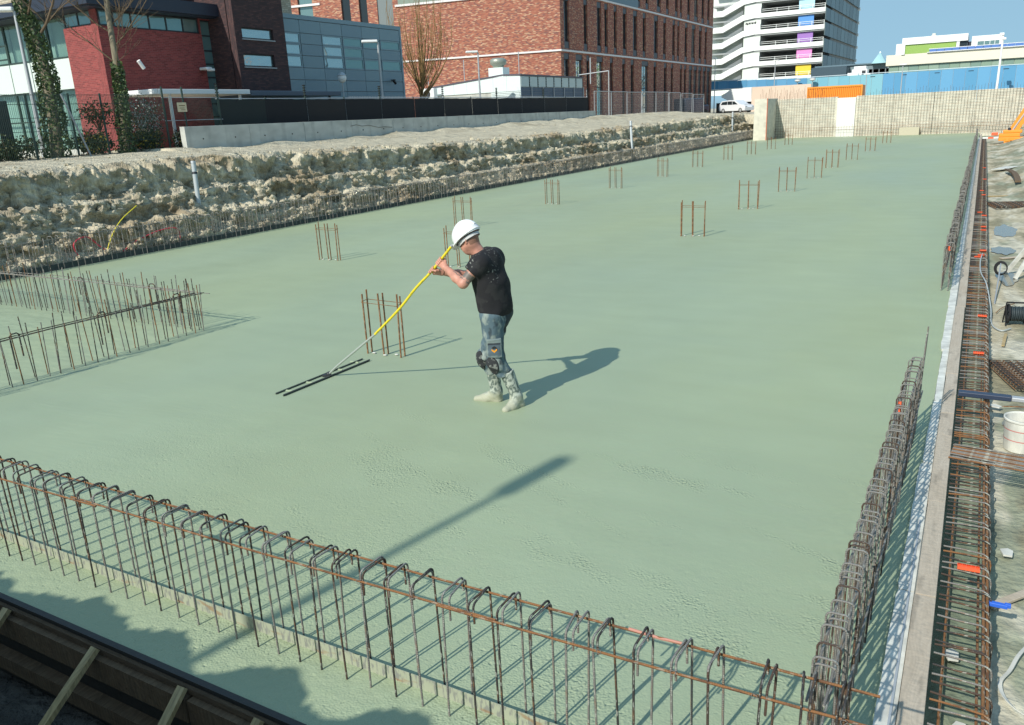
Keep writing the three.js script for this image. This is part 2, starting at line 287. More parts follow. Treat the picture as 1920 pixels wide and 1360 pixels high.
  const nC = 2600, im = new THREE.InstancedMesh(g, std([1, 1, 1], 0.95, { bumpMap: soilBump, bumpScale: 0.02 }), nC), m = new THREE.Matrix4(), q = new THREE.Quaternion(), e = new THREE.Euler();
  for (let i = 0; i < nC; i++) {
    const z = -8 - 67 * Math.pow(rnd(), 1.5), road = rnd() < 0.13, v = road ? rr(11, 19.4) : rr(0.8, 11.2), p = f(v, z), s = (road ? rr(0.012, 0.05) : Math.pow(rnd(), 2.6) * 0.085 + 0.014);
    e.set(rr(0, 6), rr(0, 6), rr(0, 6)); q.setFromEuler(e); m.compose(V(p[0], p[1] + s * 0.15, p[2]), q, V(s, s * rr(0.7, 1), s * rr(0.8, 1.3))); im.setMatrixAt(i, m);
    const c = vc(p[0], p[1], p[2], v); im.setColorAt(i, C(...c));
  }
  im.name = 'soil_clods'; im.castShadow = im.receiveShadow = true; scene.add(im);
  tag(im, 'loose clods of sandy soil scattered over the excavation bank', 'soil', null, 'stuff');
}
{ // the bank behind, whose ragged crest throws the shade over the near edge of the slab
  const xs = range(-19, -0.6, 520), vs = range(0, 1, 60);
  const f = (x, v) => {
    const crest = 0.3 + 0.13 * ns(x * 1.1, 2, 5) + 0.26 * ns(x * 2.3, 1, 2) + 0.12 * Math.abs(ns(x * 7, 4, 1)) + 0.07 * ns(x * 19, 4, 7), fall = 1 - 0.9 * sm(-2.1, -0.7, x);
    let y, z; if (v < 0.6) { const t = v / 0.6; y = lerp(-0.62, 2.1 * fall, Math.pow(t, 0.9)); z = lerp(-0.55, crest, t) - 0.06 * Math.abs(ns(x * 5, t * 9, 3)); } else { const t = (v - 0.6) / 0.4; y = 2.1 * fall + 0.08 * fbm(x * 2, t * 6, 2) * (1 - t); z = crest + t * 3.6; }
    return [x, y + 0.07 * ns(x * 6, v * 12, 8), z];
  };
  structure('rear_bank', grid(xs, vs, f, (x, y, z) => { const k = 0.9 + 0.4 * ns(x * 3, y * 3, z * 3); return loamA.map((c, i) => lerp(c, sandA[i], 0.5) * k); }), soilMat);
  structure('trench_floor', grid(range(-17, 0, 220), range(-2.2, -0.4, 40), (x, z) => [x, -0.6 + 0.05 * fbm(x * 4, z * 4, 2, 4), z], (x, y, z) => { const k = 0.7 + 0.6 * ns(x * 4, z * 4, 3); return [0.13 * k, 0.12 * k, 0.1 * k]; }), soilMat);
}
{ // right-hand working strip, mud and sand rising to the right
  const zs = []; for (let z = 2; z > -72.2; z -= 0.05 + 0.004 * Math.abs(z)) zs.push(z);
  const xs = [...range(0.05, 1.3, 46), ...range(1.36, 4, 30), ...range(4.4, 42, 30)];
  const hgt = (x, z) => -0.235 + 0.028 * fbm(x * 2.5, z * 0.9, 4, 4) * sm(0.33, 0.5, x) + 0.004 * fbm(x * 9, z * 6, 2, 2) + sm(-13, -30, z) * (0.75 * sm(0.55 - z * 0.002, 3.6, x)) + sm(4, 14, x) * 1.6 + 0.05 * sm(-20, -30, z) * sm(0.4, 1, x) * Math.abs(ns(x * 2.4 + z * 0.7, z * 0.9, 6));
  structure('work_strip', grid(xs, zs, (x, z) => [x, hgt(x, z), z], (x, y, z) => {
    const wet = fbm(x * 1.6, z * 0.55, 31, 4), mud = fbm(x * 0.8, z * 0.22, 61, 3);
    let c = mixc([0.5, 0.44, 0.3], [0.3, 0.32, 0.22], sm(-0.05, 0.15, mud)); c = mixc(c, [0.6, 0.56, 0.43], sm(0.02, 0.12, wet) * 0.9); c = mixc(c, [0.27, 0.245, 0.15], sm(0.04, 0.16, -wet) * 0.8);
    if (x < 0.34) c = mixc(c, [0.2, 0.25, 0.165], 0.85); const k = 0.9 + 0.35 * ns(x * 9, z * 9, 2); return c.map(q => q * k);
  }), stripMat);
  // standing water
  const wat = new THREE.MeshPhysicalMaterial({ color: C(0.2, 0.19, 0.14), roughness: 0.12 });
  for (const [x, z, a, b] of [[0.7, -21, 0.22, 0.9], [0.62, -15.4, 0.15, 0.6], [0.58, -8.25, 0.12, 0.3], [0.62, -18.2, 0.2, 0.5]]) {
    const s = new THREE.Shape(); for (let i = 0; i <= 40; i++) { const t = i / 40 * 6.2832, r = 1 + 0.5 * ns(Math.cos(t) * 1.6 + x * 9, Math.sin(t) * 1.6, z); i ? s.lineTo(Math.cos(t) * a * r, Math.sin(t) * b * r) : s.moveTo(a * r, 0); }
    const m = structure('puddle', new THREE.ShapeGeometry(s, 12).rotateX(-Math.PI / 2).translate(x, -0.222, z), wat); m.userData.kind = 'structure';
  }
}
{ // the ground beyond, out to the horizon, with the excavation cut out of it
  const s = new THREE.Shape(); s.moveTo(-900, -900); s.lineTo(900, -900); s.lineTo(900, 900); s.lineTo(-900, 900); s.closePath();
  const h = new THREE.Path(); h.moveTo(-26.6, -3.2); h.lineTo(-26.6, 74); h.lineTo(40, 74); h.lineTo(40, -3.2); h.closePath(); s.holes.push(h);
  const g = new THREE.ShapeGeometry(s).rotateX(-Math.PI / 2).translate(0, 1.95, 0); uvM(g);
  structure('ground', g, std([0.5, 0.45, 0.34], 0.95, { map: soilMap }));
  structure('pit_end_soil', grid(range(-27, 40, 160), [-73.3, -73.6, -74, -75], (x, z) => [x, z > -73.4 ? 1.2 : 1.98 + 0.12 * Math.abs(ns(x * 2, z * 2, 1)), z], (x) => sandA), soilMat);
}
// ---------- reinforcement ----------
function cane(y0, yTail, h, w, r, bend = 0.024) { // one leg full height, bent over the top, short tail; in the x=0 plane, leg at z=0, tail at z=-w
  const p = [V(0, y0, 0)]; p.push(V(0, h - bend, 0));
  for (let i = 1; i <= 3; i++) { const a = i / 3 * Math.PI / 2; p.push(V(0, h - bend + bend * Math.sin(a), -bend + bend * Math.cos(a))); }
  for (let i = 0; i <= 3; i++) { const a = i / 3 * Math.PI / 2; p.push(V(0, h - bend + bend * Math.cos(a), -w + bend - bend * Math.sin(a))); }
  p.push(V(0, yTail, -w)); return tube(p, r, 5);
}
{ // near row with its steel waterstop strip
  const row = thing('rebar_row', 'near row of dark bent starter bars with two rusty tie bars above a steel strip', 'rebar');
  const ga = [cane(-0.06, 0.56, 0.655, 0.165, 0.0055), cane(-0.06, 0.585, 0.662, 0.165, 0.0055), cane(-0.06, 0.53, 0.65, 0.165, 0.0055)];
  const gb = ga.map(g => g.clone().rotateY(Math.PI));
  const mats = [M.barDark, M.barGrey, M.barBrown];
  for (let i = 0; i < 43; i++) {
    const x = -6.65 + i * 0.1535 + rr(-0.012, 0.012), zf = lerp(-2.452, -2.545, (x + 5.6) / 5.2), k = i % 3;
    const lean = rr(-0.03, 0.03), a = part('bent_bar', ga[k], mats[Math.floor(rr(0, 2.4))], row); a.position.set(x, 0, zf); a.rotation.set(0, rr(-0.1, 0.14), lean);
    const b = part('bent_bar', gb[(i + 1) % 3], mats[Math.floor(rr(0, 2.6))], row); b.position.set(x + 0.016 + rr(-0.006, 0.01), rr(-0.006, 0.006), zf - 0.168); b.rotation.set(0, rr(-0.1, 0.14), lean + rr(-0.012, 0.012));
  }
  for (const [x0, x1, y, z0, z1] of [[-6.8, -4.3, 0.605, -2.43, -2.468], [-4.55, -1.6, 0.61, -2.475, -2.517], [-1.9, -0.12, 0.607, -2.505, -2.556], [-6.8, -3.5, 0.632, -2.585, -2.64], [-3.9, -0.1, 0.638, -2.618, -2.69]])
    part('tie_bar', tube([V(x0, y, z0), V((x0 + x1) / 2, y - 0.006, (z0 + z1) / 2), V(x1, y + rr(-0.004, 0.004), z1)], 0.006, 5), M.barRust, row);
  const tw = tube(curve([V(0.012, 0.004, 0), V(0, 0.014, 0.01), V(-0.012, 0, 0.004), V(0, -0.012, 0.01), V(0.012, 0.004, 0), V(0.02, 0.01, 0.02)], 10), 0.0016, 3);
  for (let i = 0; i < 43; i += 2) { const x = -6.65 + i * 0.1535, a = part('tie_wire', tw, M.barGrey, row); a.position.set(x + 0.004, 0.606, lerp(-2.452, -2.545, (x + 5.6) / 5.2) + 0.004); a.rotation.z = rr(-1, 1); }
  part('marker_tape', tube([V(-1.05, 0.64, -2.672), V(-0.92, 0.634, -2.675), V(-0.8, 0.638, -2.678)], 0.007, 6), std([0.5, 0.24, 0.18], 0.8), row);
  const splash = std([1, 1, 1], 0.75, { map: tex(1024, 64, (u, v) => { const drip = sm(-0.05, 0.25, tn(u, v, 90, 3, 3, 2) + 0.5 * tn(u, v, 9, 3, 23, 1)), rust = sm(0.2, 0.34, tn(u, v, 7, 3, 13, 2)); return [0.34, 0.37, 0.27].map((c, i) => lerp(lerp(c, [0.17, 0.175, 0.17][i], drip * 0.75), [0.25, 0.13, 0.05][i], rust * 0.6)); }, 1.6, 0.12) });
  for (const [x0, x1] of [[-6.8, -4.62], [-4.66, -2.5], [-2.54, -0.42]]) {
    const p = part('waterstop_plate', box(0, x1 - x0, -0.05, 0.075, -0.0015, 0.0015), splash, row); p.position.set(x0, 0, lerp(-2.572, -2.628, (x0 + 5.6) / 5.2)); p.rotation.y = 0.0108;
  }
}
function uBar(h, w, r, y0 = -0.06, bend = 0.03, seg = 5) { const p = [V(-w / 2, y0, 0), V(-w / 2, h - bend, 0), V(-w / 2 + bend * 0.3, h - bend * 0.3, 0), V(-w / 2 + bend, h, 0), V(w / 2 - bend, h, 0), V(w / 2 - bend * 0.3, h - bend * 0.3, 0), V(w / 2, h - bend, 0), V(w / 2, y0, 0)]; return tube(p, r, seg); }
{ // near part of the right-hand row
  const row = thing('rebar_row', 'short tall row of grey bent bars beside the plank, ending in spikes', 'rebar');
  const g = [uBar(0.665, 0.09, 0.0052, -0.06, 0.02), uBar(0.655, 0.088, 0.0052, -0.06, 0.02), uBar(0.672, 0.094, 0.0052, -0.06, 0.02)];
  for (let i = 0; i < 40; i++) {
    const z = -2.78 - i * 0.109 + rr(-0.007, 0.007), x = lerp(-0.305, -0.262, i / 40), n = i % 3 === 0 ? 2 : 1, tilt = rr(-0.014, 0.006);
    for (let k = 0; k < n; k++) { const a = part('bent_bar', g[(i + k) % 3], i % 4 === 1 ? M.barBrown : M.barGrey, row); a.position.set(x + rr(-0.003, 0.003), -0.02 * k + rr(-0.006, 0.006), z - k * 0.014); a.rotation.set(rr(-0.012, 0.012), rr(-0.03, 0.03), tilt); }
    if (i % 2) { const s = part('straight_bar', rod(0, -0.05, 0, 0, rr(0.3, 0.5), 0, 0.006), i % 3 ? M.barDark : M.barGrey, row); s.position.set(x + rr(0.03, 0.05), 0, z + 0.05); s.rotation.z = rr(-0.04, 0.02); }
  }
  for (let k = 0; k < 4; k++) part('tie_bar', rod(-0.335 + k * 0.03, 0.6 - (k % 2) * 0.28, -2.6, -0.29 + k * 0.03, 0.61 - (k % 2) * 0.28, -7.2, 0.006), M.barGrey, row);
  for (const [z, h] of [[-7.15, 0.9], [-7.05, 0.86], [-7.22, 0.82]]) { const s = part('straight_bar', rod(0, -0.05, 0, 0, h, 0, 0.006), M.barGrey, row); s.position.set(-0.225, 0, z); s.rotation.z = -0.02; }
  part('marker_tape', [box(-0.312, -0.29, 0.55, 0.625, -6.0, -5.98)], M.tagOrange, row);
}
{ // far part of the right-hand row, running to the end wall
  const row = thing('rebar_row', 'long dense row of grey bent bars running to the meshed end wall', 'rebar');
  const g = [uBar(0.66, 0.085, 0.007), uBar(0.645, 0.08, 0.007), uBar(0.67, 0.09, 0.007)], rest = [];
  for (let i = 0; i < 352; i++) {
    const z = -12.95 - i * 0.137 + rr(-0.015, 0.015), x = -0.225 + 0.03 * ns(z * 0.22, 1, 1), q = g[i % 3];
    if (i < 292) { const a = part('bent_bar', q, i % 5 === 1 ? M.barDark : M.barGrey, row); a.position.set(x + rr(-0.006, 0.006), rr(-0.03, 0.01), z); a.rotation.set(rr(-0.04, 0.04), rr(-0.2, 0.2), rr(-0.03, 0.03)); }
    else rest.push(q.clone().rotateY(rr(-0.2, 0.2)).translate(x, 0, z));
  }
  part('distant_bars', rest, M.barGrey, row).userData.kind = 'stuff';
  for (let k = 0; k < 4; k++) part('tie_bar', tube(range(-12.9, -61, 20).map(z => V(-0.26 + 0.024 * k + 0.03 * ns(z * 0.22, 1, 1), 0.61 - 0.25 * (k % 2), z)), 0.006, 4), M.barDark, row);
  part('spacer', [box(-0.27, -0.2, 0.53, 0.6, -13.4, -13.3)], M.tagOrange, row);
}
{ // row of hairpins along the left edge of the slab, with its dark edge board
  const row = thing('rebar_row', 'long row of pale hairpin bars along the slab edge below the soil bank', 'rebar');
  const g = [uBar(0.7, 0.13, 0.0085, -0.06, 0.03, 4), uBar(0.72, 0.12, 0.0085, -0.06, 0.03, 4), uBar(0.68, 0.14, 0.0085, -0.06, 0.03, 4)], rest = [];
  let i = 0;
  for (let z = -6.6; z > -71.6; z -= 0.158, i++) {
    const q = g[i % 3], x = -16.84 + rr(-0.01, 0.01);
    if (i < 290) { const a = part('hairpin_bar', q, M.barGrey, row); a.position.set(x, rr(-0.04, 0.02), z + rr(-0.02, 0.02)); a.rotation.set(rr(-0.04, 0.04), rr(-0.5, 0.5), rr(-0.03, 0.03)); }
    else rest.push(q.clone().rotateY(rr(-0.4, 0.4)).translate(x, 0, z));
  }
  part('distant_bars', rest, M.barGrey, row).userData.kind = 'stuff';
  for (let z = -6.4; z > -70; z -= 6) for (const [x, y] of [[-16.79, 0.66], [-16.89, 0.64], [-16.89, 0.3]]) part('tie_bar', tube([V(x, y, z), V(x, y - 0.01, z - 3), V(x, y + rr(-0.02, 0.02), z - 6.3)], 0.006, 4), M.barGrey, row);
  const eb = thing('edge_board', 'dark narrow board edging the slab below the soil bank', 'formwork');
  for (let z = -2.2; z > -71; z -= 5) part('board', box(-16.875, -16.845, -0.2, 0.115 + rr(-0.008, 0.008), z - 4.99, z), std([0.045, 0.06, 0.055], 0.6), eb);
}
{ // rectangular cage at the left
  const cage = thing('wall_cage', 'cornered cage of upright dark bars round a rough sunken patch of concrete', 'rebar');
  const gs = [0.62, 0.7, 0.66, 0.74, 0.58].map(h => rod(0, -0.05, 0, 0, h, 0, 0.0062));
  const put = (x, z, n) => { const a = part('upright_bar', gs[n % 5], n % 4 === 2 ? M.barRust : n % 3 ? M.barDark : M.barGrey, cage); a.position.set(x + rr(-0.012, 0.012), 0, z + rr(-0.02, 0.02)); a.rotation.set(rr(-0.05, 0.05), 0, rr(-0.05, 0.05)); };
  let n = 0;
  for (let z = -3.3; z > -7.4; z -= 0.15, n++) { put(-9.25, z, n); put(-9.4, z - 0.06, n + 2); }
  for (let x = -9.35; x > -16.3; x -= 0.15, n++) { put(x, -7.33, n); put(x - 0.06, -7.47, n + 2); }
  for (const [a, b] of [[V(-9.22, 0.545, -3), V(-9.22, 0.53, -7.42)], [V(-9.26, 0.56, -3), V(-9.27, 0.545, -7.3)], [V(-9.43, 0.5, -3), V(-9.43, 0.5, -7.4)]]) part('tie_bar', tube([a, a.clone().lerp(b, 0.5).setY(a.y + 0.012), b], 0.0062, 5), M.barDark, cage);
  for (const [a, b] of [[V(-9.2, 0.52, -7.36), V(-16.3, 0.56, -7.36)], [V(-9.2, 0.5, -7.5), V(-16.3, 0.53, -7.5)], [V(-9.3, 0.56, -7.3), V(-14.2, 0.56, -7.32)]]) part('tie_bar', tube([a, a.clone().lerp(b, 0.5).setY(0.56), b], 0.006, 5), M.barGrey, cage);
  for (const [x, z, t] of [[-9.24, -4.75, 1], [-9.24, -5.82, 1], [-9.24, -6.93, 1], [-11.9, -7.38, 0], [-10.2, -7.38, 0]]) { const s = part('hook_bar', tube([V(0, 0.2, 0), V(0, 0.58, 0), V(0, 0.6, -0.03), V(0, 0.6, -0.09), V(0, 0.58, -0.12), V(0, 0.32, -0.12)], 0.009, 5), M.barDark, cage); s.position.set(x, 0, z); s.rotation.y = t ? 0.2 : 1.6; }
}
{ // column starters
  const proto = thing('column_starter', 'cluster of six rusty column starter bars tied together in the wet slab', 'rebar', [0, 0, 0], 0, 'column starters standing in the slab');
  const xs = [-0.25, 0, 0.25];
  for (const x of xs) for (const z of [-0.04, 0.04]) { const lx = rr(-0.02, 0.02); part('bar', tube([V(x, -0.05, z), V(x + lx, 0.76 + rr(-0.03, 0.03), z)], 0.0105, 6), M.barRust, proto); }
  part('tie', tube([V(-0.262, 0.64, 0.053), V(0.262, 0.63, 0.053), V(0.262, 0.65, -0.053), V(-0.262, 0.66, -0.053), V(-0.262, 0.645, 0.053)], 0.004, 4), M.barRust, proto);
  part('splashes', [[-0.17, 0.02], [0.14, -0.02], [0.02, 0.05]].map(([x, z]) => new THREE.SphereGeometry(0.02, 8, 6).scale(1.3, 0.5, 1).translate(x, 0.012, z)), M.whiteDirty, proto);
  const spots = [[-11.56, -12.57], [-11.56, -17.75], [-11.56, -22.95], [-11.57, -28.2], [-11.57, -33.4], [-11.7, -38.8], [-11.6, -43.9], [-11.5, -48.6], [-11.56, -54.1], [-5.3, -17.33], [-5.33, -22.43], [-5.28, -27.28], [-5.28, -32.3], [-5.45, -37.6], [-5.3, -42.6], [-11.56, -59.5], [-5.3, -50], [-5.3, -59]];
  spots.forEach(([x, z], i) => { const o = i ? proto.clone() : proto; if (i) { o.name = numbered('column_starter'); scene.add(o); } o.position.set(x, 0, z); o.rotation.y = rr(-0.35, 0.1) + (z < -14 && x > -8 ? 0.35 : 0); });
  for (const o of scene.children) if (o.name.startsWith('column_starter')) o.userData = { label: o.position.x < -8 ? 'rusty column starter bars in the line nearer the soil bank' : 'rusty column starter bars in the line nearer the plank edge', category: 'rebar', group: 'column starters standing in the slab' };
  const n = proto.clone(); n.name = numbered('column_starter'); scene.add(n); n.position.set(-5.99, 0, -7.31); n.rotation.y = 0; n.userData = { label: 'rusty column starter bars behind the long yellow pole', category: 'rebar', group: 'column starters standing in the slab' };
  const m = proto.clone(); m.name = numbered('column_starter'); scene.add(m); m.position.set(-8.38, 0, -12.62); m.rotation.y = 0.1; m.userData = { label: 'rusty column starter bars right behind the worker', category: 'rebar', group: 'column starters standing in the slab' };
}
{ // flat cage along the right of the plank
  const cage = thing('beam_cage', 'long brown cage of close-set stirrups lying along the plank', 'rebar');
  const st = (w, s) => tube([V(0.03, 0.0, 0), V(w * 0.5, 0.004 * s, 0.0), V(w - 0.03, 0, 0), V(w - 0.008, -0.012, 0), V(w, -0.04, 0), V(w, -0.2, 0)], 0.0058, 5);
  const g = [st(0.275, 1), st(0.265, -1), st(0.285, 0.5)], mats = [M.barBrown, M.barDark, M.barGrey, M.barRust], rest = [[], []];
  const mix = [M.barDark, M.barBrown];
  let i = 0;
  for (let z = -2.9; z > -63; z -= (z > -5.2 ? 0.074 : 0.062), i++) {
    const q = g[i % 3];
    if (i < 296) { const a = part('stirrup', q, mats[Math.floor(rr(0, 3.6))], cage); a.position.set(0.04, 0.03 + rr(-0.012, 0.008), z + rr(-0.012, 0.012)); a.rotation.set(0, rr(-0.09, 0.06), rr(-0.02, 0.02)); }
    else rest[i % 2].push(q.clone().rotateY(rr(-0.08, 0.06)).translate(0.04, 0.03 + rr(-0.01, 0.01), z));
  }
  rest.forEach((r, k) => part('distant_stirrups', r, mix[k], cage).userData.kind = 'stuff');
  for (const [x, y, r] of [[0.285, 0.018, 0.008], [0.305, 0.0, 0.008], [0.27, -0.1, 0.007], [0.315, -0.15, 0.007], [0.12, -0.17, 0.007]]) part('long_bar', tube(range(-2.7, -63, 14).map(z => V(x + 0.006 * ns(z, 2), y, z)), r, 5), M.barRust, cage);
  // orange plastic spacers lying on it
  const sp = []; for (let k = 0; k < 5; k++) sp.push(new THREE.CylinderGeometry(0.022, 0.022, 0.014, 10, 1, false, 0, Math.PI).rotateZ(Math.PI / 2).rotateX(-Math.PI / 2).translate(-0.04 + k * 0.02, 0, 0));
  sp.push(box(-0.05, 0.05, 0, 0.012, -0.022, 0.022));
  const sg = merge(sp);
  [[0.235, -4.83], [0.255, -9.55], [0.285, -11.3], [0.25, -15.9], [0.28, -16.4], [0.2, -15.7], [0.28, -19.0], [0.28, -19.5], [0.29, -21.4], [0.2, -22.0], [0.27, -26], [0.22, -27.2], [0.29, -31], [0.27, -36]].forEach(([x, z], k) => { const o = top('wall_spacer', sg, M.tagOrange); o.position.set(x - 0.03, 0.05, z); o.rotation.y = rr(-0.1, 0.1); o.scale.setScalar(k ? 1 : 1.15); tag(o, 'small orange plastic spacer lying on the brown stirrup cage', 'spacer', 'orange spacers on the stirrup cage'); });
}
// ---------- formwork and things on the site ----------
{ // plank walk and white foam strip on the right edge
  const pk = thing('edge_plank', 'weathered plank line laid along the right edge of the slab', 'plank');
  let z = -2.0; const L = [1.15, 1.3, 1.25, 1.3, 0.55, 1.2, 2.6, 0.5, 3.6, 4, 4, 4, 4, 4, 5, 5, 5, 6, 6, 6]; 
  L.forEach((l, i) => { const w = i < 8 ? 0 : 0.008; const b = part('plank', rbox(-0.05 + w + rr(-0.003, 0.003), 0.056 + w, -0.12, 0.038 + rr(-0.003, 0.003), z - l, z - 0.006, 0.004), M.woodOld, pk); uvM(b.geometry, i * 0.37); z -= l; });
  const fs = thing('foam_strip', 'broken white foam strip between the slab and the plank', 'foam strip');
  z = -2.9; [[1.6, 0.088], [1.9, 0.085], [1.5, 0.07], [1.8, 0.062], [2.2, 0.085], [2.0, 0.09], [2.4, 0.09], [6, 0.07], [8, 0.06], [9, 0.06], [10, 0.06], [14, 0.06]].forEach(([l, w]) => {
    const s = new THREE.Shape(), n = Math.round(l * 14); s.moveTo(-0.054, 0); s.lineTo(-0.054, l - 0.01); for (let i = n; i >= 0; i--) { const q = i / n * (l - 0.01); s.lineTo(-0.054 - w + 0.016 * fbm(q * 3 + z, 2, 1, 4) + (i % n === 0 ? 0.01 : 0), q); }
    const g = new THREE.ExtrudeGeometry(s, { depth: 0.1, bevelEnabled: false }).rotateX(-Math.PI / 2).translate(0, -0.08, z); part('strip', uvM(g), M.whiteDirty, fs); z -= l;
  });
  part('groove_batten', box(-0.085, -0.074, 0.02, 0.028, -5.4, -2.9), M.galv, fs);
}
{ // formwork at the near edge, in the trench
  const fw = thing('edge_formwork', 'dark board formwork with timber walers along the near slab edge', 'formwork');
  part('face_board', box(-8, -0.8, -0.66, 0.012, -2.16, -2.125), M.formDark, fw);
  for (const [x0, x1] of [[-8, -5.3], [-5.28, -3.2], [-3.18, -0.8]]) { part('waler', box(x0, x1, -0.2, -0.055, -2.123, -2.065), M.woodBrown, fw); part('waler', box(x0 + 0.1, x1, -0.46, -0.36, -2.123, -2.05), M.woodBrown, fw); }
  part('top_rail', rbox(-8, -0.8, -0.05, -0.012, -2.124, -2.1, 0.003), M.woodBrown, fw);
  [[-5.75, -0.02], [-4.78, 0.0], [-3.93, 0.0], [-3.22, 0.0], [-2.68, 0.01], [-2.0, 0]].forEach(([x, y], i) => { const b = top('timber_strut', uvM(beam(V(x, y, -2.085), V(x - 0.02 + 0.05 * (i % 2), -0.56, -1.42 + 0.05 * (i % 3)), 0.048, 0.03), i * 0.41), M.woodYellow); tag(b, 'short yellow timber strut propping the dark edge formwork', 'timber', 'struts propping the edge formwork'); });
  const l = top('timber_offcut', uvM(beam(V(-4.3, -0.53, -1.72), V(-3.98, -0.54, -1.66), 0.03, 0.02)), M.woodOld); tag(l, 'splintered offcut lying on the trench floor', 'timber');
}
{ // drainage standpipes on the bank
  for (const [a, b, lab] of [[V(-17.55, 0.62, -14.4), V(-17.75, 1.95, -14.6), 'grey standpipe with a dark collar leaning on the soil bank'], [V(-17.5, 0.85, -45.1), V(-17.8, 2.14, -45.7), 'thin pale standpipe standing midway along the soil bank'], [V(-17.5, 0.2, -67.2), V(-17.6, 2.3, -67.6), 'grey standpipe at the far end of the soil bank']]) {
    const t = thing('standpipe', lab, 'pipe'), R = a.z > -20 ? 0.06 : 0.07, d = b.clone().sub(a);
    part('pipe', tube([a.clone().addScaledVector(d, -0.3), b], R, 12), M.pvc, t); part('collar', tube([a.clone().addScaledVector(d, 0.76), a.clone().addScaledVector(d, 0.8)], R * 1.14, 12), M.darkMetal, t); part('cap', tube([b.clone().addScaledVector(d, -0.04), b.clone().addScaledVector(d, 0.004)], R * 1.1, 12), M.galv, t);
  }
  tag(top('red_hose', tube(curve([V(-17.05, 0.12, -10.6), V(-17.0, 0.45, -10.5), V(-17.1, 0.55, -10.9), V(-17.05, 0.25, -11.2), V(-17, 0.1, -11.5), V(-17.05, 0.3, -12.1), V(-17.05, 0.45, -12.8), V(-17, 0.42, -13.2), V(-17, 0.1, -13.25)], 60), 0.014, 6), M.red), 'thin red cable looping over soil behind the hairpin bars', 'cable');
  tag(top('marker_stake', tube(curve([V(-16.95, -0.05, -11.1), V(-17.0, 0.45, -11.4), V(-17.05, 0.8, -11.75), V(-17.15, 1.08, -12.3)], 12), 0.012, 6), M.yellow), 'bent yellow stake sticking up behind the hairpin bars', 'stake');
}
{ // the left retaining wall
  const w = thing('retaining_wall', 'low grey concrete wall with a row of tie holes beside the haul road', 'wall');
  const z0 = -20.0, z1 = -56.2; let z = z0, k = 0;
  const hole = (z, y) => new THREE.CylinderGeometry(0.026, 0.026, 0.02, 8).rotateZ(Math.PI / 2).translate(-24.495, y, z);
  while (z > z1 + 0.5) { const l = Math.min(3.0, z - z1), g = rbox(-24.75, -24.5 + rr(-0.004, 0.004), 1.2, 2.875 + rr(-0.004, 0.004), z - l + 0.01, z, 0.01); uvM(g, k * 1.7); const s = part('wall_panel', g, M.wallGrey, w); const hs = []; for (const f of [0.25, 0.75]) hs.push(hole(z - l * f, 2.43)); part('tie_hole', hs, M.black, s); z -= l; k++; }
  // hairline repairs
  part('crack', tube([[-28.9, 2.62], [-29.3, 2.67], [-29.7, 2.6], [-30.2, 2.62], [-30.9, 2.5], [-31.3, 2.52], [-31.9, 2.48]].map(([z, y]) => V(-24.497, y, z)), 0.011, 4), std([0.2, 0.18, 0.14], 0.9), w);
}
// ---------- odds and ends on the right-hand strip ----------
{
  const b = thing('plaster_bucket', 'white bucket with two red stripes standing in the mud beside the cage', 'bucket', [0.575, -0.23, -7.6]);
  part('shell', new THREE.LatheGeometry([[0, 0], [0.118, 0], [0.125, 0.01], [0.145, 0.27], [0.152, 0.272], [0.152, 0.292], [0.143, 0.295], [0.138, 0.28], [0.12, 0.03], [0, 0.025]].map(p => new THREE.Vector2(...p)), 28), M.whiteDirty, b);
  for (const y of [0.11, 0.2]) part('stripe', new THREE.CylinderGeometry(0.1345 + (y - 0.11) * 0.08 + 0.001, 0.134 + (y - 0.11) * 0.08, 0.008, 28, 1, true).translate(0, y, 0), std([0.6, 0.2, 0.18], 0.5), b);
  part('lath', beam(V(-0.02, 0.05, 0), V(0.1, 0.36, 0.03), 0.05, 0.02), M.woodOld, b);
}
{
  const r = thing('cable_reel', 'black cable reel standing on the muddy strip', 'cable reel', [0.66, -0.225, -12.15], 0.15);
  for (const s of [-1, 1]) { part('flange', new THREE.TorusGeometry(0.12, 0.012, 8, 20).rotateY(Math.PI / 2).translate(s * 0.1, 0.14, 0), M.black, r); part('spokes', [0, 1, 2, 3].map(k => new THREE.BoxGeometry(0.012, 0.22, 0.025).rotateX(k * Math.PI / 4).translate(s * 0.1, 0.14, 0)), M.darkMetal, r); }
  const c = []; for (let k = 0; k < 9; k++) c.push(new THREE.TorusGeometry(0.085 + 0.006 * (k % 2), 0.011, 6, 18).rotateY(Math.PI / 2).translate(-0.084 + k * 0.021, 0.14, 0)); part('wound_cable', c, std([0.03, 0.045, 0.05], 0.6), r);
  part('stand', [rod(-0.13, 0, -0.1, -0.13, 0.29, 0, 0.009), rod(-0.13, 0, 0.1, -0.13, 0.29, 0, 0.009), rod(0.13, 0, -0.1, 0.13, 0.29, 0, 0.009), rod(0.13, 0, 0.1, 0.13, 0.29, 0, 0.009), rod(-0.13, 0.29, 0, 0.13, 0.29, 0, 0.011)], M.black, r);
}
tag(top('power_cable', tube(curve([V(0.24, 0.06, -16.0), V(0.215, 0.06, -15.3), V(0.225, 0.06, -14.2), V(0.3, 0.06, -13.3), V(0.37, -0.12, -12.6), V(0.4, -0.21, -11.9), V(0.5, -0.215, -11.7), V(0.6, -0.215, -11.85)], 50), 0.009, 6), M.pvc), 'pale cable trailing from the cage to the black reel', 'cable');
tag(top('hose_coil', [0, 1, 2].map(k => new THREE.TorusGeometry(0.115 - 0.01 * k, 0.011, 8, 28).scale(0.8, 1, 1).rotateX(-0.5).translate(0.52 + 0.006 * k, -0.07, -15.4 + 0.02 * k)), M.black), 'black hose coil leaning on a pale stick', 'hose');
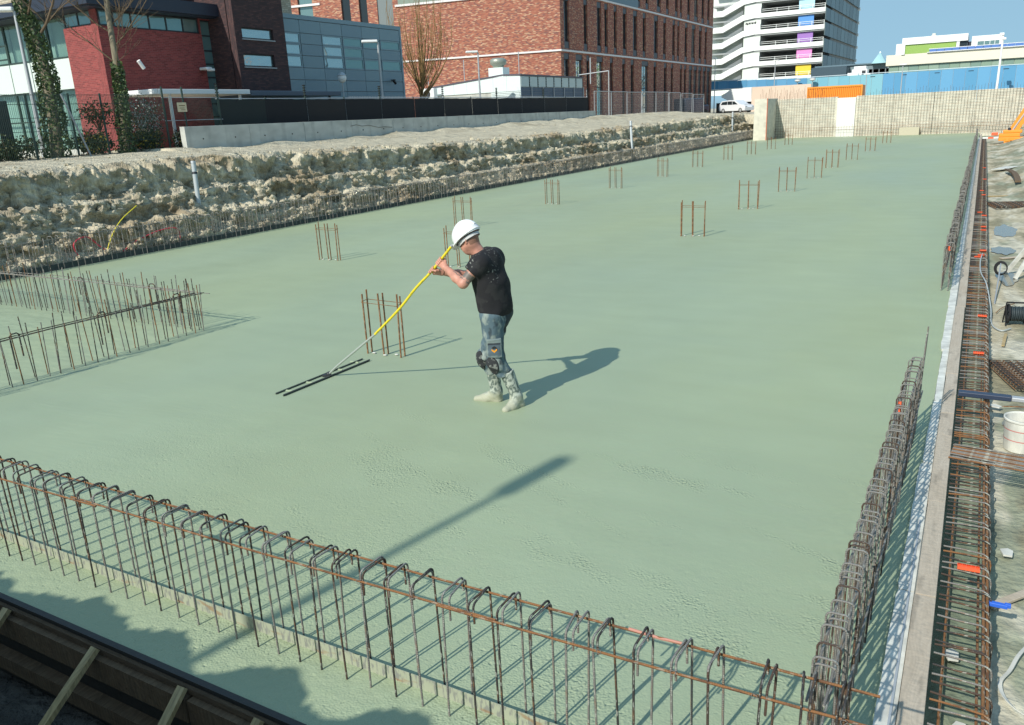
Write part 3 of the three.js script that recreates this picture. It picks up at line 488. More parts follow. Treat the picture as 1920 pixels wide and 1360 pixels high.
tag(top('pale_stick', rod(0.43, -0.22, -13.3, 0.51, 0.02, -15.3, 0.011), M.galv), 'pale stick lying through the black hose coil', 'stick');
{
  const t = thing('timber_trestle', 'muddy timber trestle standing at the edge of the strip', 'trestle', [0.9, -0.22, -15.6], 0.3);
  for (const s of [-1, 1]) part('leg', uvM(beam(V(-0.24, 0, 0.22 * s), V(0.16, 0.75, 0.06 * s), 0.06, 0.04)), M.whiteDirty, t);
  part('rail', uvM(beam(V(0.02, 0.46, -0.2), V(0.02, 0.46, 0.2), 0.05, 0.03)), M.darkMetal, t); part('leg', uvM(beam(V(0.6, 0, 0), V(0.16, 0.75, 0), 0.06, 0.04)), M.woodOld, t);
}
function mat(name, label, pos, turn, w, l, n1, n2, r) { const m = thing(name, label, 'rebar mat', pos, turn); for (let k = 0; k < 3; k++) { for (let i = 0; i < n1; i++) part('long_bar', rod(-w / 2 + w * i / (n1 - 1) + k * 0.01, 0.02 * k, -l / 2, -w / 2 + w * i / (n1 - 1) + k * 0.02, 0.02 * k, l / 2, r, 4), M.barRust, m); for (let i = 0; i < n2; i++) part('cross_bar', rod(-w / 2, 0.008 + 0.02 * k, -l / 2 + l * i / (n2 - 1) + k * 0.012, w / 2, 0.008 + 0.02 * k, -l / 2 + l * i / (n2 - 1), r, 4), M.barDark, m); } return m; }
mat('rebar_mat', 'rusty stack of mesh mats lying beside the navy tube', [0.72, -0.2, -9.7], 0.28, 0.55, 0.9, 9, 13, 0.006);
mat('rebar_mat', 'reddish stack of mesh mats lying further along the muddy strip', [0.95, -0.19, -25.6], 0.2, 1.05, 1.1, 9, 7, 0.011);
{
  const t = thing('steel_tube', 'navy square tube with a pale end lying across the cage', 'tube', [0.07, 0.05, -8.05], 0.0);
  part('tube_body', rbox(0, 0.42, 0, 0.045, -0.04, 0.04, 0.008), std([0.03, 0.045, 0.08], 0.45), t); part('tube_end', rbox(0.42, 1.3, 0.004, 0.041, -0.036, 0.036, 0.008), M.galv, t);
}
{
  const t = thing('bar_bundle', 'loose bundle of long grey bars laid across the cage', 'rebar', [0.06, 0.055, -6.62], -0.12);
  for (let i = 0; i < 11; i++) part('bar', tube([V(0, 0.0, 0.12 - i * 0.027 + rr(-0.02, 0.02)), V(0.7, -0.015, 0.1 - i * 0.03), V(1.6, -0.06, -0.1 - i * 0.034 + rr(-0.05, 0.05))], 0.0065, 5), i % 3 ? M.barGrey : M.barRust, t);
}
{ // loose strap at the bottom right
  const pts = curve([V(0.6, -0.2, -4.75), V(0.475, -0.19, -4.45), V(0.43, -0.2, -4.3), V(0.385, -0.205, -4.18), V(0.4, -0.21, -4.08), V(0.47, -0.21, -3.98), V(0.6, -0.205, -3.9)], 40), s = [];
  for (let i = 0; i < pts.length - 1; i++) s.push(beam(pts[i], pts[i + 1].clone().lerp(pts[i], -0.08), 0.02, 0.004, 0));
  tag(top('lifting_strap', s, M.whiteDirty), 'white strap lying in a loop on wet mud', 'strap');
}
{ const b = thing('plastic_clip', 'bright blue plastic clip on the edge of the cage', 'clip', [0.36, -0.02, -4.62]); part('body', rbox(-0.045, 0.045, -0.012, 0.012, -0.014, 0.014, 0.004), M.blue, b); part('jaw', rbox(0.03, 0.06, -0.004, 0.02, -0.011, 0.011, 0.003), M.blue, b); }
[[0.16, -0.2, -4.3, 0.3], [0.22, -0.19, -3.7, 0.8], [0.44, -0.2, -5.6, 0.2], [0.4, -0.19, -8.55, 1.2]].forEach(([x, y, z, a]) => { const s = new THREE.Shape([[-0.03, -0.045], [0.02, -0.05], [0.04, 0.02], [0.015, 0.05], [-0.035, 0.03]].map(p => new THREE.Vector2(...p))); const o = top('foam_scrap', new THREE.ExtrudeGeometry(s, { depth: 0.012, bevelEnabled: false }).rotateX(-Math.PI / 2).rotateY(a), M.whiteDirty); o.position.set(x, y, z); tag(o, 'small torn scrap of white foam lying in the mud', 'foam scrap', 'foam scraps along the cage'); });
{ const o = top('white_board', rbox(-0.3, 0.3, -0.012, 0.012, -0.5, 0.5, 0.004), M.whiteDirty); o.position.set(0.98, -0.1, -38); o.rotation.set(0.05, -0.5, 0.1); tag(o, 'long white board lying on the sand', 'board');
  const c = top('curved_timber', curve([V(1.0, -0.05, -36.5), V(1.15, 0.0, -34.5), V(1.2, 0.0, -32.5), V(1.2, -0.02, -31)], 9).slice(0, -1).map((p, i, a) => beam(p, i < a.length - 1 ? a[i + 1] : V(1.2, -0.02, -31), 0.17, 0.06)), M.woodBrown); tag(c, 'warped brown timber lying on the sand', 'timber'); }
{ // orange lifting machine near the end wall
  const t = thing('orange_lift', 'orange boom machine with outriggers by the end wall', 'machine', [1.05, 0, -59]);
  part('chassis', [rbox(-0.1, 5, -0.02, 0.2, -0.5, 0.3, 0.03), rbox(-0.1, 1.0, 0.2, 0.42, -0.4, 0.25, 0.04)], M.orange, t);
  part('turntable', [rbox(0.1, 1.1, 0.42, 0.62, -0.35, 0.2, 0.05)], M.orange, t);
  part('lower_boom', [beam(V(0.45, 0.5, -0.2), V(4.2, 8.0, -0.2), 0.2, 0.16), beam(V(0.75, 0.5, 0.05), V(4.5, 8.0, 0.05), 0.22, 0.18)], M.orange, t);
  part('cylinder', rod(0.6, 0.6, -0.08, 3.1, 5.3, -0.08, 0.05, 10), M.galv, t);
  part('pivot', new THREE.CylinderGeometry(0.09, 0.09, 0.55, 14).rotateX(Math.PI / 2).translate(0.42, 0.66, -0.08), M.darkMetal, t);
  for (const x of [0.35, 3.6]) { const o = part('outrigger', [rbox(x - 0.16, x + 0.16, -0.22, 0.05, 0.3, 0.55, 0.02), rbox(x - 0.1, x + 0.1, -0.05, 0.12, 0.2, 0.6, 0.02)], M.orange, t); part('pad', new THREE.CylinderGeometry(0.3, 0.32, 0.04, 8).translate(x, -0.2, 0.45), std([0.62, 0.25, 0.1], 0.7), o); }
  part('marker_lamp', [rbox(-0.5, -0.15, 0.3, 0.48, -0.2, -0.05, 0.03)], M.tagOrange, t);
  part('upper_arm', [beam(V(4.2, 8.0, -0.1), V(-0.2 + 3, 9.4, -0.1), 0.2, 0.2)], M.orange, t);
  const b = thing('barrier_board', 'red and white striped board at the corner of the slab', 'barrier', [0.4, 0.1, -60]); for (let k = 0; k < 4; k++) part('stripe', rbox(k * 0.3 - 0.3, k * 0.3, -0.02, 0.08, -0.03, 0.03, 0.006), k % 2 ? M.tagOrange : M.white, b);
}
{ // offcuts and rubbish along the strip
  const lab = [['weathered lath lying flat in the mud by the white strap', 'timber'], ['thin lath lying beside the cable reel', 'timber'], ['broken board half sunk in sand past the trestle', 'timber'], ['grey board offcut lying beyond the reddish mats', 'timber'], ['short rusty bar lying by the bucket', 'rebar'], ['bent rusty bar lying by the black reel', 'rebar']];
  [[0.5, -5.1, 0.5, 0.05, 0.9], [0.52, -11.2, 0.55, 0.035, 1.5], [0.85, -17.4, 0.7, 0.1, 0.6], [1.0, -28.4, 1.4, 0.14, 0.25]].forEach(([x, z, l, w, a], i) => { const o = top('timber_lath', uvM(rbox(-l / 2, l / 2, 0, 0.018, -w / 2, w / 2, 0.004), i * 0.5), i % 2 ? M.woodYellow : M.woodOld); o.position.set(x, -0.212, z); o.rotation.set(0, a, 0.02); tag(o, ...lab[i]); });
  [[0.47, -8.6, 0.5], [0.5, -13.0, 0.7]].forEach(([x, z, l], i) => { const o = top('loose_bar', tube(curve([V(-l / 2, 0, 0), V(0, 0.01, 0.03 * i), V(l / 2, 0, 0.12 * i)], 8), 0.006, 5), M.barRust); o.position.set(x, -0.205, z); o.rotation.y = 0.4 + i; tag(o, ...lab[4 + i]); });
}
{ // lamp mast behind the camera whose shadow lies across the slab
  const t = thing('lamp_mast', 'slim steel site mast with a small lamp head', 'mast', [-4.85, 1.95, 4.72]);
  part('pole', tube([V(0, -0.3, 0), V(0, 5.4, 0)], [0.055, 0.035], 14), M.galv, t); part('lamp_head', rbox(-0.08, 0.08, 5.4, 6.0, -0.08, 0.08, 0.05), M.steelGrey, t); part('foot', rbox(-0.3, 0.3, -0.02, 0.12, -0.3, 0.3, 0.02), M.wallGrey, t);
}
// ---------- the worker ----------
// smooth distance fields meshed with surface nets
const cap = (a, b, ra, rb) => { const ba = b.map((v, i) => v - a[i]), L = ba.reduce((s, v) => s + v * v, 0); return (x, y, z) => { const px = x - a[0], py = y - a[1], pz = z - a[2]; let t = (px * ba[0] + py * ba[1] + pz * ba[2]) / L; t = t < 0 ? 0 : t > 1 ? 1 : t; const dx = px - ba[0] * t, dy = py - ba[1] * t, dz = pz - ba[2] * t; return Math.sqrt(dx * dx + dy * dy + dz * dz) - (ra + (rb - ra) * t); }; };
const ell = (c, r) => (x, y, z) => { const a = (x - c[0]) / r[0], b = (y - c[1]) / r[1], d = (z - c[2]) / r[2], k = Math.sqrt(a * a + b * b + d * d); return (k - 1) * Math.min(...r); };
const smin = (a, b, k) => { const h = Math.max(k - Math.abs(a - b), 0) / k; return Math.min(a, b) - h * h * k * 0.25; };
const union = (fs, k) => (x, y, z) => { let d = fs[0](x, y, z); for (let i = 1; i < fs.length; i++) d = smin(d, fs[i](x, y, z), k); return d; };
function nets(f, lo, hi, c, colour) {
  const n = lo.map((v, i) => Math.ceil((hi[i] - v) / c) + 1), [nx, ny, nz] = n, F = new Float32Array(nx * ny * nz), id = (i, j, k) => (k * ny + j) * nx + i;
  const B = 5, R = 1.5 * 0.87 * B * c;
  for (let K = 0; K < nz; K += B) for (let J = 0; J < ny; J += B) for (let I = 0; I < nx; I += B) {
    const h = (B - 1) / 2, d0 = f(lo[0] + (I + h) * c, lo[1] + (J + h) * c, lo[2] + (K + h) * c), far = Math.abs(d0) > R;
    for (let k = K; k < Math.min(nz, K + B); k++) for (let j = J; j < Math.min(ny, J + B); j++) for (let i = I; i < Math.min(nx, I + B); i++) F[id(i, j, k)] = far ? d0 : f(lo[0] + i * c, lo[1] + j * c, lo[2] + k * c);
  }
  const vi = new Int32Array(nx * ny * nz).fill(-1), pos = [], idx = [];
  const E = [[0, 1], [0, 2], [0, 4], [1, 3], [1, 5], [2, 3], [2, 6], [3, 7], [4, 5], [4, 6], [5, 7], [6, 7]];
  for (let k = 0; k < nz - 1; k++) for (let j = 0; j < ny - 1; j++) for (let i = 0; i < nx - 1; i++) {
    const v = []; let m = 0; for (let q = 0; q < 8; q++) { v[q] = F[id(i + (q & 1), j + (q >> 1 & 1), k + (q >> 2))]; if (v[q] < 0) m |= 1 << q; }
    if (m === 0 || m === 255) continue; let x = 0, y = 0, z = 0, w = 0;
    for (const [a, b] of E) if ((m >> a & 1) !== (m >> b & 1)) { const t = v[a] / (v[a] - v[b]); x += (a & 1) + t * ((b & 1) - (a & 1)); y += (a >> 1 & 1) + t * ((b >> 1 & 1) - (a >> 1 & 1)); z += (a >> 2) + t * ((b >> 2) - (a >> 2)); w++; }
    vi[id(i, j, k)] = pos.length / 3; pos.push(lo[0] + (i + x / w) * c, lo[1] + (j + y / w) * c, lo[2] + (k + z / w) * c);
  }
  const quad = (a, b, d, e, s) => { if (a < 0 || b < 0 || d < 0 || e < 0) return; s ? idx.push(a, b, d, a, d, e) : idx.push(a, d, b, a, e, d); };
  for (let k = 1; k < nz - 1; k++) for (let j = 1; j < ny - 1; j++) for (let i = 1; i < nx - 1; i++) {
    const s = F[id(i, j, k)] < 0;
    if (s !== F[id(i + 1, j, k)] < 0) quad(vi[id(i, j - 1, k - 1)], vi[id(i, j, k - 1)], vi[id(i, j, k)], vi[id(i, j - 1, k)], s);
    if (s !== F[id(i, j + 1, k)] < 0) quad(vi[id(i - 1, j, k - 1)], vi[id(i - 1, j, k)], vi[id(i, j, k)], vi[id(i, j, k - 1)], s);
    if (s !== F[id(i, j, k + 1)] < 0) quad(vi[id(i - 1, j - 1, k)], vi[id(i, j - 1, k)], vi[id(i, j, k)], vi[id(i - 1, j, k)], s);
  }
  const g = new THREE.BufferGeometry(), P3 = new Float32Array(pos), N3 = new Float32Array(pos.length), C3 = new Float32Array(pos.length), e = c * 0.5;
  for (let i = 0; i < pos.length; i += 3) {
    const [x, y, z] = [pos[i], pos[i + 1], pos[i + 2]]; let a = f(x + e, y, z) - f(x - e, y, z), b = f(x, y + e, z) - f(x, y - e, z), d = f(x, y, z + e) - f(x, y, z - e), l = Math.hypot(a, b, d) || 1;
    N3[i] = a / l; N3[i + 1] = b / l; N3[i + 2] = d / l; C3.set(colour(x, y, z), i);
  }
  g.setAttribute('position', new THREE.BufferAttribute(P3, 3)); g.setAttribute('normal', new THREE.BufferAttribute(N3, 3)); g.setAttribute('color', new THREE.BufferAttribute(C3, 3)); g.setIndex(idx); return g;
}
{
  const man = thing('person', 'person in white helmet, black t-shirt and muddy boots levelling wet concrete', 'person', [-3.83, -0.012, -6.32], 0.5448);
  // local frame: x to the right of the worker's back, y up, z towards the near edge
  const shL = [-0.115, 1.435, 0.15], elL = [-0.272, 1.265, 0.185], haL = [-0.485, 1.419, -0.075], shR = [0.02, 1.43, -0.155], elR = [-0.24, 1.25, -0.26], haR = [-0.566, 1.326, -0.14];
  const hipL = [-0.035, 0.92, 0.08], hipR = [0.06, 0.92, -0.075], knL = [0.0, 0.475, 0.1], knR = [-0.098, 0.475, -0.08], anL = [0.165, 0.1, 0.1], anR = [-0.02, 0.1, -0.1];
  const pd = [-0.628, -0.612, -0.482].map((v, i, a) => v / Math.hypot(...a)); // pole direction, down and away
  const polePt = (t) => [-0.364 + pd[0] * t, 1.569 + pd[1] * t, pd[2] * t * 0.82];
  // the hands sit on the pole
  const onPole = p => { const a = [-0.364, 1.569, 0], b = [-0.566, 1.326, -0.16], d = b.map((v, i) => v - a[i]), L = Math.hypot(...d), u = d.map(v => v / L); const t = p.reduce((s, v, i) => s + (v - a[i]) * u[i], 0); return [a.map((v, i) => v + u[i] * t), u]; };
  const [gL, dir] = onPole(haL), [gR] = onPole(haR);
  const sub = (a, b) => a.map((v, i) => v - b[i]), add = (a, b, k = 1) => a.map((v, i) => v + b[i] * k), dot = (a, b) => a[0] * b[0] + a[1] * b[1] + a[2] * b[2], crs = (a, b) => [a[1] * b[2] - a[2] * b[1], a[2] * b[0] - a[0] * b[2], a[0] * b[1] - a[1] * b[0]], nrm = a => { const l = Math.hypot(...a); return a.map(v => v / l); };
  const wrist = (g, el) => { let e1 = sub(el, g); e1 = nrm(add(e1, dir, -dot(e1, dir))); return [add(add(g, e1, 0.085), dir, dot(sub(el, g), dir) > 0 ? 0.03 : -0.02), e1]; };
  function hand(g, el, mir) {
    const [w, e1] = wrist(g, el), e2 = crs(dir, e1).map(v => v * mir), at = (a, r, s) => add(add(add(g, e1, Math.cos(a) * r), e2, Math.sin(a) * r), dir, s), fs = [];
    for (const s of [-0.03, -0.01, 0.01, 0.03]) fs.push(cap(w, add(add(g, e1, 0.026), dir, s), 0.026, 0.013));
    const palm = union(fs, 0.02), fin = [];
    [-0.033, -0.011, 0.011, 0.033].forEach((s, i) => { const r = 0.0265, k = [0.92, 1, 1, 0.88][i], a = [0.25, 1.0, 1.9, 2.8, 3.5 * k + 0.3].map((q, m) => at(q, m === 4 ? r * 0.95 : r, s)); const seg = []; for (let m = 0; m < 4; m++) seg.push(cap(a[m], a[m + 1], 0.0098 - m * 0.0006, 0.0094 - m * 0.0006)); fin.push(union(seg, 0.005)); });
    const th = [add(w, dir, -0.01), at(-0.55, 0.036, -0.04), at(-1.4, 0.029, -0.036), at(-2.2, 0.027, -0.026)]; const thumb = union([cap(th[0], th[1], 0.018, 0.0125), cap(th[1], th[2], 0.0125, 0.011), cap(th[2], th[3], 0.011, 0.0095)], 0.008);
    const all = union([palm, thumb], 0.014); return [(x, y, z) => { let d = all(x, y, z); for (const q of fin) d = smin(d, q(x, y, z), 0.006); return d; }, w];
  }
  const [hL, wL] = hand(gL, elL, 1), [hR, wR] = hand(gR, elR, -1);
  const skin = [0.56, 0.27, 0.19];
  // head, tilted forward and turned along the pole
  const hd = (x, y, z) => { const c = [-0.205, 1.625, -0.015]; return c; };
  const F = nrm([-0.72, -0.5, -0.45]), U = nrm(add([0, 1, 0], F, -F[1])), Lf = crs(U, F), hc = [-0.2, 1.628, -0.015];
  const hp = (f, u, l) => add(add(add(hc, F, f), U, u), Lf, l);
  const head = union([ell3(hp(-0.012, 0.035, 0), 0.1, 0.098, 0.079), cap(hp(0.04, -0.045, 0), hp(0.055, -0.085, 0), 0.055, 0.034), cap(hp(0.0, -0.03, 0), hp(0.05, -0.05, 0), 0.07, 0.055)], 0.04);
  function ell3(c, rf, ru, rl) { return (x, y, z) => { const d = [x - c[0], y - c[1], z - c[2]], a = dot(d, F) / rf, b = dot(d, U) / ru, e = dot(d, Lf) / rl; return (Math.sqrt(a * a + b * b + e * e) - 1) * rl; }; }
  const nose = cap(hp(0.09, 0.01, 0), hp(0.112, -0.03, 0), 0.009, 0.014), lips = cap(hp(0.088, -0.06, 0.014), hp(0.088, -0.06, -0.014), 0.009, 0.009), browL = cap(hp(0.084, 0.022, 0.045), hp(0.09, 0.026, 0.012), 0.009, 0.009), browR = cap(hp(0.084, 0.022, -0.045), hp(0.09, 0.026, -0.012), 0.009, 0.009);
  const ears = [1, -1].map(s => union([cap(hp(-0.02, 0.012, s * 0.08), hp(-0.012, -0.025, s * 0.078), 0.014, 0.01), cap(hp(-0.028, 0.016, s * 0.088), hp(-0.03, -0.008, s * 0.09), 0.008, 0.007)], 0.006));
  const neck = cap([-0.105, 1.49, 0], [-0.165, 1.585, -0.008], 0.064, 0.058);
  const hn = union([head, neck], 0.03);
  const headF = (x, y, z) => { let d = hn(x, y, z); d = smin(d, nose(x, y, z), 0.014); d = smin(d, lips(x, y, z), 0.008); d = smin(d, browL(x, y, z), 0.01); d = smin(d, browR(x, y, z), 0.01); for (const e of ears) d = smin(d, e(x, y, z), 0.008); for (const s of [1, -1]) { const q = hp(0.093, 0.004, s * 0.03); const e = Math.hypot(x - q[0], y - q[1], z - q[2]) - 0.013; d = Math.max(d, -e * 0.6 - 0.004 + 0); } return d; };
  const torso = (g) => union([cap([-0.075, 1.36, 0.065], [-0.03, 0.98, 0.06], 0.118 + g, 0.108 + g), cap([-0.02, 1.36, -0.07], [0.03, 0.98, -0.06], 0.118 + g, 0.108 + g), cap([-0.045, 1.44, 0.0], [-0.06, 1.42, 0.0], 0.1 + g, 0.1 + g), cap(shL, shR, 0.066 + g, 0.066 + g), cap([0.005, 1.2, 0], [0.02, 1.02, 0], 0.13 + g, 0.135 + g)], 0.09);
  const armL = union([cap(shL, elL, 0.056, 0.046), cap(elL, add(elL, sub(wL, elL), 0.35), 0.045, 0.046), cap(add(elL, sub(wL, elL), 0.35), wL, 0.046, 0.029)], 0.025), armR = union([cap(shR, elR, 0.056, 0.046), cap(elR, add(elR, sub(wR, elR), 0.35), 0.045, 0.046), cap(add(elR, sub(wR, elR), 0.35), wR, 0.046, 0.029)], 0.025);
  const legs = g => union([cap(hipL, knL, 0.092 + g, 0.068 + g), cap(hipR, knR, 0.092 + g, 0.068 + g), cap(knL, anL, 0.05 + g, 0.04 + g), cap(knR, anR, 0.05 + g, 0.04 + g), cap([-0.02, 0.95, 0.04], [0.05, 0.95, -0.04], 0.115 + g, 0.115 + g)], 0.05);
  const bodyF = union([torso(-0.02), armL, armR, legs(-0.012), neck], 0.03);
  const sk = (x, y, z) => { // tattoo bands on the left upper arm
    const t = dot(sub([x, y, z], shL), nrm(sub(elL, shL))), off = Math.abs(z - 0.17) < 0.09; let c = skin.map(q => q * (0.95 + 0.25 * ns(x * 18, y * 18, z * 18)));
    if (off && y > 1.22 && x > -0.36 && x < -0.08) { if ((t > 0.125 && t < 0.185) || (t > 0.197 && t < 0.206) || (t > 0.1 && t < 0.11)) c = mixc(c, [0.09, 0.11, 0.1], 0.85); } return c;
  };
  const hair = (x, y, z) => { const d = sub([x, y, z], hc), f = dot(d, F), u = dot(d, U); return (f < 0.0 - u * 0.2 && u > -0.06 && f < -0.03) || (u > 0.055) ? mixc(skin, [0.12, 0.07, 0.04], 0.7) : skin.map(q => q * (0.95 + 0.3 * ns(x * 22, y * 22, z * 22))); };
  const body = mergeGeometries([nets(bodyF, [-0.62, 0.05, -0.4], [0.32, 1.62, 0.36], 0.013, sk), nets(headF, [-0.36, 1.44, -0.16], [0.0, 1.78, 0.13], 0.0045, hair), nets(hL, add(gL, [-0.1, -0.11, -0.11]), add(gL, [0.16, 0.11, 0.18]), 0.0034, () => skin), nets(hR, add(gR, [-0.1, -0.13, -0.16]), add(gR, [0.18, 0.11, 0.12]), 0.0034, () => skin)]);
  part('body', body, new THREE.MeshStandardMaterial({ vertexColors: true, roughness: 0.55 }), man);
  // clothes
  const cloth = (x, y, z, a) => a * (Math.sin(14 * y + 9 * x + 6 * ns(x * 5, y * 5, z * 5)) * 0.5 + 1.5 * ns(x * 9, y * 7, z * 9));
  const slv = (s, e) => { const u = nrm(sub(e, s)); const cc = cap(add(s, u, -0.02), add(s, u, 0.14), 0.08, 0.076); return (x, y, z) => Math.max(cc(x, y, z), dot(sub([x, y, z], s), u) - 0.105); };
  const st0 = torso(0.012), st1 = slv(shL, elL), st2 = slv(shR, elR), st3 = cap([-0.11, 1.5, 0], [-0.125, 1.525, 0], 0.074, 0.07);
  const shirtF = (x, y, z) => { let d = st0(x, y, z); if (d > 0.25) return d; d = smin(d, st1(x, y, z), 0.05); d = smin(d, st2(x, y, z), 0.05); d = smin(d, st3(x, y, z), 0.03); d += cloth(x, y, z, 0.007); d = Math.max(d, 0.93 - 0.28 * x - y - 0.006 * Math.sin(x * 40)); return Math.max(d, dot(sub([x, y, z], [-0.125, 1.522, 0]), nrm([-0.45, 0.9, 0]))); };
  const spl = (x, y, z, f, th) => sm(th, th + 0.06, fbm(x * f, y * f, z * f, 3));
  part('t_shirt', nets(shirtF, [-0.34, 0.84, -0.32], [0.2, 1.6, 0.32], 0.0085, (x, y, z) => mixc([0.013, 0.013, 0.015], [0.3, 0.31, 0.27], 0.8 * spl(x, y, z, 52, 0.2) * sm(-0.05, 0.25, ns(x * 5, y * 5, z * 5)) + 0.03 * spl(x, y, z, 9, 0.05))), new THREE.MeshStandardMaterial({ vertexColors: true, roughness: 0.95 }), man);
  const tr0 = union([cap(hipL, knL, 0.104, 0.083), cap(hipR, knR, 0.104, 0.083), cap(knL, [0.095, 0.3, 0.1], 0.083, 0.062), cap(knR, [-0.052, 0.3, -0.09], 0.083, 0.062), cap([-0.02, 0.96, 0.05], [0.045, 0.96, -0.05], 0.117, 0.117), cap([0.045, 0.9, 0.03], [0.07, 0.9, -0.04], 0.1, 0.1)], 0.045);
  const trF = (x, y, z) => { let d = tr0(x, y, z); if (d > 0.06) return d; d += cloth(x, y, z, 0.011) + 0.005 * Math.sin(y * 52 + x * 26 + 5 * ns(x * 6, y * 6, z * 6)) * sm(0.75, 0.5, y); return Math.max(d, y - 1.02, 0.325 - y + 0.25 * x); };
  const pants = part('trousers', nets(trF, [-0.24, 0.28, -0.24], [0.22, 1.05, 0.24], 0.0085, (x, y, z) => mixc(mixc(mixc([0.09, 0.14, 0.165], [0.3, 0.35, 0.31], 0.85 * sm(-0.02, 0.22, fbm(x * 13, y * 9, z * 13, 4))), [0.03, 0.045, 0.055], sm(0.03, 0.24, fbm(x * 15, y * 8 + 4, z * 15, 4)) * 0.85), [0.02, 0.024, 0.028], x > 0.055 && y > 0.72 && z < 0.1 ? 0.85 : 0)), new THREE.MeshStandardMaterial({ vertexColors: true, roughness: 0.95 }), man);
  const padF = (kn, dz) => (x, y, z) => { const c = add(kn, [-0.05, -0.02, dz]); const d = trF(x, y, z) - 0.009; return Math.max(d, Math.hypot((x - c[0]) / 0.075, (y - c[1]) / 0.095, (z - c[2]) / 0.08) * 0.08 - 0.08); };
  for (const [kn, dz] of [[knL, 0.06], [knR, 0.02]]) part('knee_pad', nets(padF(kn, dz), add(kn, [-0.16, -0.14, -0.13]), add(kn, [0.08, 0.12, 0.2]), 0.007, (x, y, z) => mixc([0.025, 0.028, 0.03], [0.25, 0.27, 0.24], 0.7 * spl(x, y, z, 26, 0.12))), new THREE.MeshStandardMaterial({ vertexColors: true, roughness: 0.95 }), pants);
  const pockF = (x, y, z) => Math.max(trF(x, y, z) - 0.02, Math.abs(x + 0.02 - (0.62 - y) * 0.0) - 0.07, Math.abs(y - 0.635) - 0.088, 0.1 - z);
  const pock = part('cargo_pocket', nets(pockF, [-0.12, 0.52, 0.08], [0.08, 0.75, 0.24], 0.006, (x, y, z) => y > 0.685 || Math.abs(x + 0.02) > 0.06 || y < 0.556 ? [0.2, 0.25, 0.24] : y > 0.672 ? [0.03, 0.04, 0.05] : mixc([0.085, 0.12, 0.14], [0.2, 0.25, 0.22], 0.6 * spl(x, y, z, 12, 0.08))), new THREE.MeshStandardMaterial({ vertexColors: true, roughness: 0.95 }), pants);
  { // orange chevron badge on the pocket with a dark emblem above
    const zb = 0.214, o = std([0.8, 0.33, 0.02], 0.7); const s = new THREE.Shape([[-0.026, 0.004], [0, -0.018], [0.026, 0.004], [0.026, 0.02], [0, 0], [-0.026, 0.02]].map(p => new THREE.Vector2(...p)));
    let zz = 0.1; while (trF(-0.02, 0.62, zz) - 0.02 < 0 && zz < 0.3) zz += 0.001;
    part('badge', new THREE.ExtrudeGeometry(s, { depth: 0.006, bevelEnabled: false }).translate(-0.02, 0.615, zz - 0.001), o, pants);
    const em = new THREE.Shape([[-0.024, 0], [0.024, 0], [0.014, 0.012], [0, 0.018], [-0.014, 0.012]].map(p => new THREE.Vector2(...p)));
    part('emblem', new THREE.ExtrudeGeometry(em, { depth: 0.006, bevelEnabled: false }).translate(-0.02, 0.642, zz - 0.001), std([0.02, 0.02, 0.02], 0.8), pants);
  }
  const bootF = (top, an, heel, toe) => { const ft = sub(toe, heel), m = add(heel, ft, 0.55); const bu = union([cap(top, add(an, [0, 0.03, 0]), 0.072, 0.055), cap(add(an, [0, 0.02, 0]), add(heel, [0, 0.035, 0]), 0.056, 0.045), cap(add(heel, [0, 0.03, 0]), add(m, [0, 0.035, 0]), 0.045, 0.045), cap(add(m, [0, 0.032, 0]), add(toe, [0, 0.02, 0]), 0.047, 0.038), cap(an, add(m, [0, 0.04, 0]), 0.055, 0.042)], 0.03); return (x, y, z) => { let d = bu(x, y, z); d += 0.003 * ns(x * 22, y * 30, z * 22); return Math.max(d, -0.012 - y, dot(sub([x, y, z], top), nrm(sub(top, an)))); }; };
  const muck = (x, y, z) => { const k = sm(0.16, 0.05, y + 0.05 * ns(x * 20, y * 20, z * 20)); let c = mixc([0.43, 0.47, 0.4], [0.09, 0.125, 0.11], 0.95 * sm(-0.1, 0.1, fbm(x * 45, y * 30, z * 45, 4)) * (1 - k)); return mixc(c, [0.37, 0.37, 0.26], k * 0.8); };
  const bm = new THREE.MeshStandardMaterial({ vertexColors: true, roughness: 0.7 });
  part('boot', nets(bootF([0.085, 0.375, 0.1], [0.168, 0.1, 0.095], [0.2, 0.0, 0.075], [0.06, 0.0, 0.2]), [-0.05, -0.05, -0.05], [0.32, 0.45, 0.3], 0.0085, muck), bm, man);
  part('boot', nets(bootF([-0.05, 0.375, -0.09], [-0.022, 0.1, -0.1], [-0.01, 0.0, -0.105], [-0.215, 0.0, -0.165]), [-0.34, -0.05, -0.26], [0.12, 0.45, 0.03], 0.0085, muck), bm, man);
  // helmet
  const HU = nrm(add(U, F, 0.12)), HF = nrm(add(F, HU, -dot(F, HU))), HL = crs(HU, HF), hx = (f, u, l) => add(add(add(hc, HF, f), HU, u), HL, l);
  const hq = (x, y, z) => { const d = sub([x, y, z], hx(-0.005, 0.048, 0)); return [dot(d, HF), dot(d, HU), dot(d, HL)]; };
